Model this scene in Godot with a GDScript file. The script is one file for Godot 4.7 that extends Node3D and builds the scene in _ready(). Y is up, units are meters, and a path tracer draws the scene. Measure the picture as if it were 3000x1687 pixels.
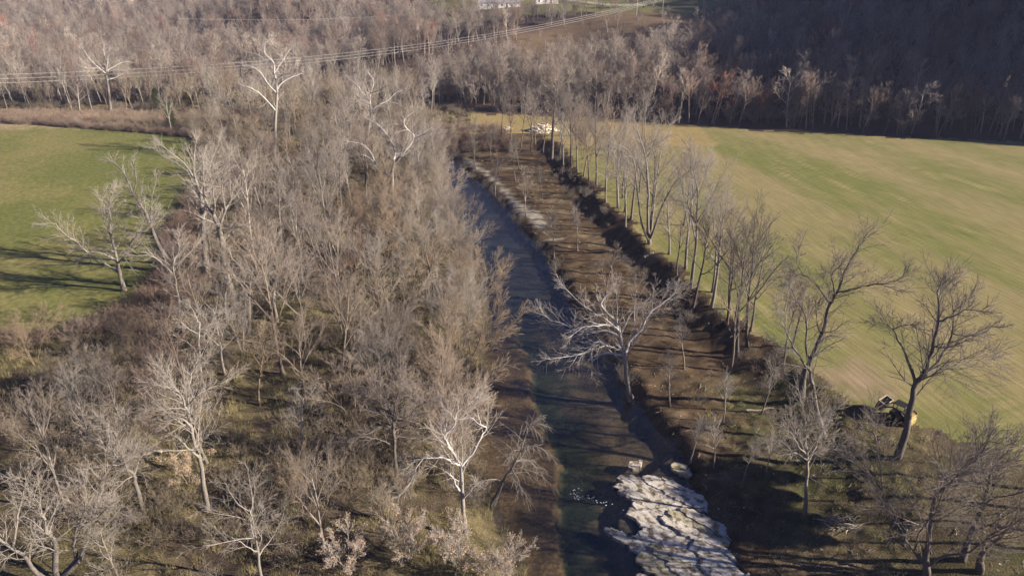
extends Node3D
# A winter river valley seen from the air. Metres, y up; the view looks along -z from 46 m above the fields.

const EYE := 46.0
const PITCH := 0.4363

func _ready() -> void:
	# camera
	var cam := Camera3D.new()
	cam.name = "camera"
	cam.fov = 45.7
	cam.near = 0.5
	cam.far = 9000.0
	cam.position = Vector3(0, EYE, 0)
	cam.rotation = Vector3(-PITCH, 0, 0)
	add_child(cam)
	cam.current = true
	# sky and exposure
	var env := Environment.new()
	env.background_mode = Environment.BG_SKY
	var sky := Sky.new()
	var sm := ProceduralSkyMaterial.new()
	sm.sky_top_color = Color(0.20, 0.35, 0.64)
	sm.sky_horizon_color = Color(0.53, 0.62, 0.80)
	sm.ground_horizon_color = Color(0.45, 0.42, 0.40)
	sm.ground_bottom_color = Color(0.25, 0.22, 0.18)
	sm.sky_curve = 0.12
	sky.sky_material = sm
	env.sky = sky
	env.background_energy_multiplier = 0.33
	env.tonemap_mode = Environment.TONE_MAPPER_LINEAR
	env.tonemap_exposure = 3.15
	env.sdfgi_enabled = true
	env.ssao_enabled = true
	env.ssil_enabled = true
	env.fog_enabled = true
	env.fog_density = 0.0001
	env.fog_light_color = Color(0.66, 0.68, 0.80)
	var we := WorldEnvironment.new()
	we.name = "environment"
	we.environment = env
	add_child(we)
	# low winter sun from the right, a little behind the viewer
	var sun := DirectionalLight3D.new()
	sun.name = "sun"
	sun.light_energy = 1.6
	sun.light_color = Color(1.0, 0.955, 0.90)
	sun.light_angular_distance = 0.5
	sun.shadow_enabled = true
	var el := deg_to_rad(25.0)
	var az := deg_to_rad(12.0)
	var to := Vector3(cos(el) * cos(az), sin(el), cos(el) * sin(az))
	sun.basis = Basis.looking_at(-to, Vector3.UP)
	add_child(sun)

	nb.seed = 3
	nb.frequency = 0.022
	nb.fractal_octaves = 3
	nf.seed = 4
	nf.frequency = 0.11
	nf.fractal_octaves = 3
	nr.seed = 5
	nr.frequency = 0.06
	make_land()
	make_water()
	make_trees()
	make_far_wood()
	make_brush()
	make_ledge()
	make_stone_pile()
	make_loader()
	make_evergreens()
	make_logs()
	make_lines()
	make_house()
	print("done ", Time.get_ticks_msec())

const HEROES = [
	["river_syc",15.2,-73.0,"white",[[0.42,-0,-0,0,-0.5,2.1,0.2,-1.1,5.3,0.3,-1.4,7.2,0.5,-1.8,8.5,0.4,-2.3,10.7,0.5,-3.1,11.9,0,-4.2,13.2,0.3,-4.7,14.2,0.6,-4.1,15.1,0.5,-3.4,16.3,0.7],[0.24,-1.4,7,0.4,-2.7,7.1,0.2,-3.8,6.9,-0.2,-4.7,6.3,-0.2,-5.2,5.2,-0.4,-5.1,3.2,-1.1],[0.23,-1.6,7.7,0.4,-2.9,8.1,0.6,-3.9,8.9,1.2,-5.1,9.4,1.4,-6.4,8,1.5,-8.5,7.9,2.3,-10.6,7.7,2.4],[0.21,-1.8,8.5,0.4,-2.5,9.5,-0.3,-4,9.7,-0.8,-5.5,9.5,-0.9,-7.1,9.2,-1.8,-8.8,9.9,-2.4,-10.2,10.3,-2.4,-11.2,10.9,-2.9],[0.19,-2.3,10.4,0.5,-2.9,11.2,1,-4.1,11.6,1.1,-5.5,11.6,1.5,-6.8,11.4,1.5,-8.3,10.7,2.3],[0.13,-2.9,11.2,1,-3.9,12.1,0.8,-5.1,12.6,0.3,-6.4,13.2,-0.5,-8.8,15.1,-1.6],[0.20,-2.1,9.9,0.5,-1.5,11.8,0.6,-0.9,13.3,0.9,-0,14.6,1.4],[0.24,-1.3,6.7,0.4,-0.7,8.3,-0.5,0.7,10,-0.7,1.6,11.6,-1.6,3,12.6,-2.1,4.7,13.9,-2.6],[0.10,1.6,11.6,-1.6,1.4,12.8,-1.3,2.1,14.9,-0.6,3.1,15.9,-0]]],
	["syc_a",-40.2,-186.4,"white",[[0.50,0,-0,0,0.9,6.6,-0.3,1.8,11.9,-1.4,1.9,15,-1.2,2.4,17.1,-1.3,3.2,19.8,-2.1,2.3,21.9,-1.8],[0.27,1.8,11.9,-1.4,3.3,13.3,-1.9,6.3,14.7,-3,8.9,16.8,-3.9,10.7,17.4,-4.3],[0.13,6.3,14.7,-3,8.7,14.3,-2.1,10.5,13.6,-1,12.2,12.6,-0],[0.26,1.8,12.3,-1.3,0.1,12.6,-2.2,-1.9,11.2,-3.2,-2.4,9.1,-4,-5,8.7,-5],[0.23,1.9,14.2,-1.2,-0,15.2,-0.7,-1.9,14.7,-0.3,-4.2,12.9,0.2],[0.22,1.9,15,-1.2,0.1,17.1,-1.4,-1.4,19.1,-2.3,-3.4,20.5,-2.5],[0.17,2.4,17.1,-1.3,4.4,17.8,-0.4,6.6,19.1,0.1,7.4,20.5,1],[0.29,1.5,9.9,-1,2.9,8.7,-1.7,4.6,6.9,-2.4]]],
	["syc_b",-26.3,-144.0,"white",[[0.50,-0,0,0,0.1,4.2,-0.5,0.5,8.6,-0.8,2,10.6,-0.6,3.6,12.3,-0.6,5.4,14.9,-1.3,4.4,16.3,-1.4,3.6,17.4,-1,3.7,18.8,-1.3,5.5,20.1,-1.6],[0.31,0.2,5.3,-0.6,-1.9,7.8,-1.2,-3.7,9.6,-1.7,-5.9,10.9,-2.5,-8.4,10.6,-3],[0.16,-3.2,9.2,-1.6,-4.3,12.3,-0.8,-6.2,13.8,-0.9,-8.3,14.3,-0.2],[0.30,0.5,8.6,-0.8,1,11.5,-2.2,0,14,-2.9,-1.2,15.7,-3.6,-2.8,17.1,-4.6,-5.2,17.9,-5.6],[0.20,5.4,14.9,-1.3,7.1,15.4,-1,9.4,16.8,-0.7,10.5,16.8,-0.1],[0.21,0.7,10.1,-1.5,1.4,12.9,-2.2,1.2,14.9,-2.3],[0.27,2.2,10.8,-0.6,3.3,13.2,0.7,4.3,15.2,1.3]]],
	["syc_c",-64.1,-183.7,"white",[[0.50,-0,0,0,0.5,6.8,0.1,1.9,13.8,-0.1,2.6,18.6,-0.2,2.5,21.9,-0.1,2.6,24.5,-0.3,0.8,26.5,-0.1,1.2,28.7,0.2],[0.25,2.4,17.4,-0.1,3.9,19.2,-1.1,6.5,20.6,-2.5,9,21.2,-3.7],[0.24,2.6,19,-0.2,3.8,20.9,0.1,6.7,21.9,0.9,8.9,23.2,1.4],[0.20,2.5,21.9,-0.1,4.2,23.9,-0.6,5.9,26.2,-1.3,7.1,27.8,-1.9],[0.26,2.3,16.8,-0.1,0.8,19.2,1,-0.2,21.9,1.8,-1.7,23.6,2.8,-3.7,23.9,3.2],[0.15,2.6,24.5,-0.3,0.6,24.9,-0.7,-1.6,26.2,-1.5,-4.3,26.5,-2.5],[0.29,1.5,12.1,-0,-0.4,15.9,1.9,-1.9,17.9,3,-4.4,19.2,3.9]]],
	["field_edge",-61.5,-97.8,"pale",[[0.38,-0,-0,0,-0,2.5,-0.1,0.2,5,0.1,0.3,7,0,0.4,9.6,0.3,1,12.4,0.2,1.2,14.1,0.3,2.3,15.9,0.1],[0.22,0.2,5.2,0.1,-1.4,6.8,1,-3,7.4,1.7,-3.8,9,2,-4.7,10.5,2.9,-5.1,12.4,3.6,-6.1,12.6,3.8],[0.16,0.4,9.6,0.3,-0.3,11.1,-0.2,-0.9,12.6,-1.1,-0.9,14.3,-1.9,0.2,15.3,-2.8],[0.23,0.1,4.7,0.1,1.5,5.7,1,3.2,7.2,1.7,5,9.6,3,7,11.1,4,9.3,12.8,5.2,10.7,14.5,5.7],[0.24,0,3.1,-0.1,-1.5,3.8,-0.6,-2.6,4.2,-1.1,-3.7,4.8,-1.7,-4.7,5,-1.9,-6.7,4.3,-2.7],[0.07,-4.7,5,-1.9,-5.1,6.3,-1.3,-6.1,6.6,-1.4],[0.15,0.5,10,0.3,2.1,11.7,-0.2,3.3,12.4,-0.4,4.8,13.6,-1],[0.11,5,9.6,3,6.2,10.5,3.6,8.9,11.7,4.3,10.6,13.8,5.5]]],
	["big_a",-50.6,-103.1,"pale",[[0.60,0.1,0,0,0.4,5.2,-0.6,1,10.2,-0.8,1.4,13.7,-0.9,0.9,16.3,-1.1,1.2,19.2,-1.2,2,22.3,-1.5],[0.27,1.3,13.3,-0.8,0.4,15,-1.5,-0.8,17.5,-2.1,-3.7,19.2,-3.1,-5.8,20.4,-4.1],[0.32,1,10.2,-0.8,2.4,12.4,0,3.5,14.1,1.1,4.8,16.7,2.3,5.7,20.2,3.9],[0.24,1.3,14.3,-0.9,2.6,16.7,-1.2,3.6,18.8,-1.9,5,21.9,-2.8],[0.19,0.9,16.3,-1.1,0.1,18.8,-0.5,-0.8,20.4,0.4,-1.9,21.9,0.9]]],
	["big_b",-43.9,-96.3,"pale",[[0.60,-0,-0,0,-0.1,5.4,0.4,0.3,11,0.4,-0.3,13.5,0.2,-0.9,16,0.5,-0.7,19.2,0.4,-0.1,22.1,0.3],[0.31,0.3,11.3,0.3,1.3,13.9,-0.1,2.5,15.6,-0.6,4,17.2,-0.7,5.3,19.6,-1.2],[0.19,1.4,14.1,-0.2,1.7,16.4,0.5,2.8,19.6,1.9,4.4,22.1,2.4],[0.33,0.2,9.6,0.4,1.7,11,0,3.7,11.8,-0.3,4.8,10.4,-0.9],[0.26,-0.3,13.5,0.2,0.7,16,1.3,1.1,18.4,1.8,1.2,21.1,2.8]]],
	["lean_grey",-59.0,-108.4,"grey",[[0.42,0,0,0,-1.4,3.5,-0.3,-1.8,6.8,-0.1,-2.8,10.1,-0.7,-3.6,12.4,-0.4,-4.1,14.6,-0.6,-4.8,16.4,-0.9,-6.2,17.7,-1.2],[0.24,-1.8,6.8,-0.1,-1.7,9.2,-1.1,-1.6,11.5,-2.2,-0.8,14.2,-3.5],[0.21,-2.8,10.1,-0.7,-4.3,11,0.1,-6,11.5,0.8,-7.3,10.5,1.6],[0.17,-3.6,12.4,-0.4,-2.8,14.8,-0.8,-2.9,17.1,-1.4]]],
	["right_a",40.2,-57.0,"dark",[[0.40,0,-0,0,-0,2.9,0.1,-0.1,6.1,-0.1,0.1,8.8,-0.7,0.5,9.7,-0.4,0.7,11.1,-0.6,0.4,13.3,-0.3,0.4,15.6,-0.5,0.3,17.3,-0.9,-0.2,18.7,-0.9,-0.1,19.5,-1],[0.20,0.6,9.9,-0.4,1.8,10.5,-1.1,3,12.2,-1.9,3.6,13.6,-2.7,3.6,15.5,-3.4,3.2,17.1,-4.1],[0.09,3.5,13.4,-2.6,4.7,13.2,-2.3,5.7,13.8,-1.5,6.3,14.6,-1.4],[0.21,0.5,9.6,-0.4,1.5,10.1,-0.9,3.2,10,-1.4,5.1,10.2,-1.9,6.7,10.3,-2.4,8.8,10,-3.1],[0.12,0.4,15.8,-0.5,1.2,16.6,-0,2.2,17.2,0,3.2,17.5,0.6],[0.23,0.1,8.5,-0.6,-1,11,-1.1,-2.1,13,-1.8,-2.6,13.9,-2.3,-3.2,14.3,-2.8],[0.08,-2.6,13.9,-2.3,-2,14.5,-2,-1.3,14.8,-1.6],[0.07,3.6,15.3,-3.3,4.5,16.2,-3.7,5.3,16.5,-4.1],[0.16,0.4,13.1,-0.3,1.5,13.3,0.1,2.6,14.1,0.6],[0.09,0.1,17.9,-0.9,0.7,18.7,-1.5,1.4,19.2,-1.8]]],
	["right_b",34.9,-68.9,"dark",[[0.36,0,-0,0,-0.3,3.9,-0,-0.3,5.3,0.6,-0,7,0.6,0.5,9.7,0.6,0.5,12.6,0.7,0.6,14.1,1.1,0.9,15.4,1.3,1.2,16.8,0.9,1.4,18.3,1.2,1.8,19.8,1.4,2.3,21.2,1.4],[0.22,-0.3,5.2,0.5,-0.7,7.5,-0.3,-0.9,10.1,-0.7,-1.7,11.8,-1,-2.7,13.4,-2,-3.3,15.1,-2.3],[0.14,0.7,14.8,1.2,1.5,15.4,1.8,2.3,15.7,2,3.4,16.1,2.1,4.3,16.7,3,5.3,17.3,3.6,5.9,18.1,4],[0.17,0.5,13.2,0.9,-0.3,14.3,0.1,-1.1,15.2,0.1,-2.4,16.1,-0.8,-3.3,15.7,-0.9],[0.15,0.6,14.3,1.1,-0.2,16.1,2.1,-0.8,17.2,2.3,-0.5,18.9,3.2],[0.12,-1,10.3,-0.7,-0.2,11.3,-1.5,0.2,12.1,-1.6],[0.08,3.4,16.1,2.1,4.7,16.2,2.2,6.2,15.9,3],[0.06,-2.4,16.1,-0.8,-3.1,17.3,-1.3,-3.1,18.9,-1.4]]],
	["right_c",34.9,-62.1,"pale",[[0.24,0,0,0,-1.3,4,-0.6,-2.3,6.7,-0.6,-2.9,8.4,-0.6,-3.8,9.5,-0.7,-4.8,11,-1.2,-6,13,-1.3,-6.3,15.3,-1.6,-6.3,17.1,-1.5],[0.10,-4.8,11,-1.2,-5.9,10.8,-1.3,-6.7,11.3,-1.9],[0.08,-6,13,-1.3,-7,14.6,-0.9,-7.4,15.6,-1]]],
	["multi_syc",25.4,-117.8,"pale",[[0.34,-0,0,0,-0.7,4.9,0.1,-1.1,9.7,0.5,-2.1,16,0.5,-3.8,20.7,0.6,-4.7,23.4,0.5],[0.29,-0,0,0,0.5,4.9,-1.7,0.8,9.7,-2.9,1.5,14.8,-4.7,2.1,18.4,-6.1,3.7,21.1,-7],[0.29,-0.1,0.6,0,-2.1,4.9,1.4,-3.6,11.2,2.8,-4.6,16,4.4,-6.2,18.8,5.2,-9.1,20.2,5.7],[0.29,-0,0,0,-0.4,7.5,-2.9,-0.8,14.8,-5.4,-1.2,19.5,-6.8,-1,24.3,-8.7],[0.29,0,0.6,-0.2,1.1,8.7,3.1,2.2,12.7,4.7,4.2,15.6,6.5,6,16.5,6.8],[0.15,-3.6,11.2,2.8,-5.1,12.7,1.7,-7.3,13.4,0.9,-9.1,12.4,0.7],[0.14,-0.8,14.8,-5.4,0.3,17.9,-4.4,0.9,21.8,-3.1]]],
	["big_back",11.0,-187.4,"grey",[[0.50,0,-0,0,0.1,7.8,0.8,0.3,13.9,1.5,0.4,15.6,1.3,0.7,18.4,1.8,1.3,22.4,2,1.9,24.4,2.2],[0.23,0.4,15.2,1.3,-1.4,16.3,1.9,-3.5,15.9,2.3,-5.2,14.9,2.8],[0.23,0.4,15.2,1.3,1.8,15.9,1.2,4.3,16.6,0.6,6.4,17,0.3],[0.17,0.7,18.4,1.8,-0.1,20.7,2.7,-1.5,20.4,2.9,-2.9,21.1,3.4],[0.17,0.7,18.4,1.8,1.7,20.1,1.3,3.4,21.1,0.5,4.8,21.4,-0.2],[0.20,0.5,16.6,1.5,-1.4,18.4,1.7,-3.5,18.7,1.9],[0.31,0.1,9.3,1,1.6,11.1,0.1,2.3,11.8,-0.2]]],
	["fore_syc",-4.4,-47.7,"white",[[0.24,0.1,0,0,-0,2.3,-0.2,-0.1,5.1,-0.3,-0.1,7.4,-0.7,-0.7,8.4,-0.9,-1.3,9.7,-1,-1.5,10.3,-1.3,-0.7,11.3,-1.4,-0.3,12.7,-1.5,0.6,13.5,-1.5],[0.14,-0.2,7.6,-0.7,-0.9,8.2,-0.2,-1.7,8.5,-0.5,-2.5,8.8,-0.2,-3.3,9,0.1,-4,8.8,0.2],[0.14,-0.1,7.4,-0.7,0.9,8.5,-1.2,1.6,10,-1.4,2.1,10.7,-1.9,1.6,11.3,-1.6,0.7,11.7,-2.1,-0.2,11.5,-2],[0.05,-3.3,9,0.1,-3.9,8.2,0.5,-4.2,7.4,0.7],[0.15,-0.1,4.4,-0.3,-0.7,5.2,-0.9,-1.1,6.2,-1.1],[0.15,-0.1,4,-0.3,0.7,5.4,0.2,1.2,6.2,0.5]]],
	["snag",-2.1,-53.7,"grey",[[0.20,-0,0,0,1.2,3,-0.4,1.9,4.3,-0.6,2.5,5.4,-0.6,3.3,7.7,-0.8,3.8,9.7,-0.8],[0.08,2.9,6.5,-0.7,3.8,7.7,-0.1,4.7,7.8,0.2],[0.09,2.5,5.4,-0.6,3.4,5.3,-1,4.4,4.5,-1.1],[0.12,1.2,3,-0.4,0.3,3.5,-0.2,-0.8,3.6,0.2],[0.06,3.3,7.7,-0.8,2.6,7.2,-0.8,2.1,5.8,-1.6],[0.11,2.1,4.7,-0.6,2.6,3.8,-0,2.9,2.6,-0.2]]],
	["mid_oak",-11.9,-55.4,"dark",[[0.24,-0,-0,0,0.1,3.5,-0.1,0.1,6.6,-0.6,0.3,8.3,-1,0.7,9.8,-0.8,1,11.1,-0.7],[0.13,0.1,6.8,-0.7,-0.5,7.5,-1.1,-1.3,7.6,-1.5,-2,8.2,-1.8,-2.7,8.9,-1.6],[0.13,0.1,6.8,-0.7,1,7.2,-0.1,1.9,7.8,-0.3,2.8,9.1,0.2,3.6,9.8,0.5],[0.11,0.1,6.9,-0.7,-0.4,8,-1.3,-0.7,9.1,-1.5,-1,10.2,-1.7],[0.05,2.8,9.1,0.2,2.6,9.8,0.2,2.4,10.8,0.4],[0.14,0.1,5.4,-0.5,0.8,5.9,-1,1.6,6.4,-1.2,2.9,6.6,-1.9],[0.14,0.1,5.8,-0.5,-1,6.3,-0.4,-2.4,5.8,0.2,-4,5.3,0.6]]],
	["corner_multi",-38.0,-41.0,"grey",[[0.32,0,0,0,0.8,2,0.3,1.4,4.8,0.1,1.3,6,0.3,1.1,7.3,-0.1,0.9,8.1,-0.2,1.2,9.5,0.1],[0.27,0.1,0.3,0,-0.6,2,0.6,-0.4,4.6,1.3,-0.4,6,1.9,-0.9,7.3,2.3,-1.1,8.7,2.8,-1,9.9,2.8],[0.27,0.1,0.3,0,2.2,2,-0.5,3.2,4.6,-1.7,4,7,-2.5,4.7,8.8,-2.9,5.4,9.7,-3.4,6.3,10.3,-3.3],[0.16,3.2,4.6,-1.7,4.5,6,-1.1,5.5,7.3,-0.5,6.5,8.4,0],[0.27,0.4,0.5,-0,1.8,2,-0.8,2,3.5,-0.9,2.7,5.3,-1.2,3.4,7,-1.8,3.5,8.4,-2.2],[0.14,-0.4,5.7,1.7,-1.7,6,1.9,-2.4,6.3,2.3],[0.19,1.1,3.7,0.2,0.3,4.5,-0.2,-0.2,5.3,-0.6],[0.14,3.7,6.1,-2.2,4.9,6.5,-2,6.4,6.6,-1.3],[0.13,-0.4,6,1.9,0.3,8.1,1.4,0.6,9.7,0.7,1.2,11.3,0.3]]],
	["tall_pale",-29.1,-50.1,"pale",[[0.25,-0,-0,0,0.4,5.1,0,0.5,8.1,0.3,0.5,10.6,0.2,0.6,12.4,0.5,0.3,13.5,0.3,-0.3,14.5,0.3],[0.10,0.6,12.2,0.4,1.7,13.3,0.3,3,13.9,-0.3,4,14.1,-0.7],[0.13,0.5,10,0.3,-0.1,10.9,0.3,-1.4,10.9,0.5],[0.11,0.6,11.5,0.3,0.7,13.7,-0.5,1.1,15,-1.2],[0.15,0.5,6.6,0.2,0.1,8.3,0.9,-0.3,8.8,0.8]]],
	["forked",-34.8,-49.2,"grey",[[0.22,0.1,0,0,-0.1,3.5,-0.5,-0.1,4.3,-0.5,-0.5,5.4,-0.3,-1.1,6.6,-0.3,-1.9,7.5,-0.7,-2.7,8.1,-1,-3.4,9,-0.9],[0.12,-0.4,5.3,-0.3,-0.1,7.5,0.2,0.2,9.2,0.5,-0.2,11,1.2],[0.08,-1.7,7.3,-0.6,-1.5,8.4,-0.9,-1.9,9.2,-1.6,-2.4,9.7,-1.6],[0.06,0.2,9.2,0.5,1,10.4,0.9,1.6,11.5,1,2.8,12.1,1.5],[0.14,-0.1,4.1,-0.5,0.6,6,-1.5,1.4,7.2,-1.9]]],
	["lone_syc",-141.7,-244.4,"white",[[0.50,-0,0,0,2.1,11.5,0.9,2.5,14.2,1.1,4.4,18.9,1.6,5.5,20.6,1.9,7,21.5,2.2],[0.26,2.4,13.8,1.1,0.8,16.3,2.3,-0.8,18.9,3.1,-1.7,22.4,3.9],[0.24,2.7,14.8,1.2,5.3,16.3,-0,8.3,17.6,-1.6,11,17.2,-2],[0.25,2.5,14.2,1.1,5.9,15,1.8,9.5,15,2.3,10.8,14.6,2.7],[0.30,2.1,11.8,1,5.4,12.8,-0.1,8,14.2,-0.8],[0.16,1,16,2.2,-2.1,15.9,2.9,-4.6,16.6,3.3],[0.20,3.9,17.8,1.5,2.8,20.6,0.1,3,23.2,-0.8]]],
	["slim",28.6,-51.1,"pale",[[0.20,0,-0,0,-0.4,3.2,0.1,-0.8,6.2,-0.1,-1.1,7.8,-0.2,-1.5,9,-0.4,-1.6,10.8,-0.6,-2.1,12.5,-0.9],[0.11,-1.1,7.4,-0.2,-2.3,8.9,0.6,-3.2,10.4,1,-4.3,11.8,1.8],[0.10,-1.1,7.8,-0.2,-2.1,9.6,-0.4,-2.9,11.5,-0.7],[0.10,-1.1,7.6,-0.2,-0.7,9.5,0.4,-0.3,11.2,0.5],[0.11,-1,7,-0.1,-0,8.6,-0.6,0.6,9.6,-1.2,1.2,10.9,-1.6],[0.11,-0.9,6.8,-0.1,-1.9,7.5,-0.1,-2.6,8,0.4],[0.12,-0.8,6.4,-0.1,-0.2,7.1,-0.6,0.7,7.5,-0.8],[0.09,-1.4,8.6,-0.3,-1.1,10.4,-0.2,-1,11.9,0.4]]],
	["corner_a",35.6,-42.7,"dark",[[0.26,0,-0,0,-0.6,2.9,-0.1,-1.1,5.8,-0,-1.3,8.6,-0.3,-0.8,10,0.1,0.1,11.3,-0.1,0.9,12.6,-0.1,1.3,14.1,-0.2],[0.16,-0.2,1.1,-0,0.4,2.9,0.7,1.6,4.3,1.5,2.3,6.1,1.9,3.4,7.9,2.8],[0.13,-0.2,1.1,-0,-1.5,2.4,-0.7,-2.7,4.3,-1.6,-4,6.8,-2.7,-5.2,8.2,-3.4,-6.5,9,-3.8],[0.10,-1.3,2.2,-0.6,-2.5,6.5,1,-2.4,8.6,1.6,-2.9,11.9,2.5,-3,13.9,3.5],[0.07,-4,6.8,-2.7,-4.6,9.3,-3.2,-4.9,11.4,-4.1,-5.7,13.2,-4.1],[0.11,-0.8,10,0.1,-1.1,11.9,1,-1.1,13.5,1.5]]],
	["corner_b",39.1,-43.7,"dark",[[0.28,-0,0.1,0,-0.4,3,0.3,-0.4,5.9,0.4,-0.5,8.7,0.4,-0.5,10.4,0.2,-0,12.4,0.5],[0.15,-0.4,5.9,0.4,-0.3,7.6,0.9,0.4,9.1,2,1.3,10.2,2.4],[0.12,-0.5,8.7,0.4,-1.4,10.4,-0.4,-1.9,12.3,-0.7]]],
	["corner_c",39.7,-42.3,"brown",[[0.28,-0,0,0,-0.3,2.1,-0.1,0.6,3.9,-0,1.1,5.4,-0.1,1.5,6.8,-0.4],[0.17,-0.3,2.1,-0.1,-0.7,4.3,0.3,-0.1,6.5,1.2,0.8,8.3,1.7],[0.17,-0.2,1.3,-0,0.3,3.2,-0.8,1.8,3.8,-1.1]]],
	["wood_a",-45.3,-82.4,"pale",[[0.26,-0,-0,0,0.2,3.7,-0.3,0.3,6.9,-0.5,0.4,9.1,-0.5,0.7,11.3,-0.4,1.5,12.7,-0.9,1.9,14.5,-0.8],[0.12,0.4,9.3,-0.5,-0.4,11.2,0.1,-1.3,12.7,0.7,-2.4,13,1.5],[0.10,0.6,10.8,-0.4,2,11.7,-0.9,3.5,13.2,-1.8,4.5,14.5,-2.6],[0.16,0.2,3.7,-0.3,-0.6,4.1,-0.1,-1.2,4.7,0.4]]],
	["wood_b",-36.9,-83.9,"pale",[[0.28,-0,-0,0,0.5,3.3,-0.3,1.1,6.6,-0.2,2.3,8.6,-0.1,3.3,10.7,-0.6,4.2,11.9,-0.8,5.4,13.8,-0.8],[0.16,1.1,6.6,-0.2,0.7,8.6,0.5,-0.9,9.9,0.9,-2,10.7,1.4],[0.13,2.3,8.6,-0.1,4.2,9.4,-0.7,5.9,10.3,-1.3],[0.11,0.8,8.1,0.3,1.3,10.3,0.9,0.6,12.6,2.1],[0.10,3.3,10.7,-0.6,3.5,12.6,-1.1,4.1,14.5,-2.3]]],
	["wood_c",-34.4,-88.4,"pale",[[0.26,-0,-0,0,0.2,3.9,0.4,0.5,4.7,0.6,-0.2,5.6,0.2,-0.5,7.2,0.6,-0.3,9.7,0.9,-0.7,11.7,0.8],[0.16,0.4,4.6,0.6,1.4,7.4,0.9,2.6,10.1,1.4,3.1,12.5,1.8],[0.07,2.6,10.1,1.4,3.8,9.3,1.2,4.1,7.6,0.6],[0.10,-0.5,7.2,0.6,-1.2,8.5,1.3,-2.2,9.1,1.8]]],
	["wood_d",-17.8,-87.1,"grey",[[0.30,0,0,0,0.1,4.7,0.4,-0.5,6.4,0.7,-0.8,8.4,0.8,-0.9,10.4,0.7,-0.9,12.6,1.1],[0.19,-0.1,5.1,0.5,1.3,7.4,0.7,2.2,9.2,1.1,2.7,11.2,1.5],[0.12,-0.8,8.4,0.8,-1.5,9.6,0.4,-2.9,10.4,0.1,-3.8,12.4,-0.4]]],
]

# ------------------------------------------------------------------ small helpers
var rng := RandomNumberGenerator.new()
var nb := FastNoiseLite.new()
var nf := FastNoiseLite.new()
var nr := FastNoiseLite.new()
var used := {}
var mats := {}

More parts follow.
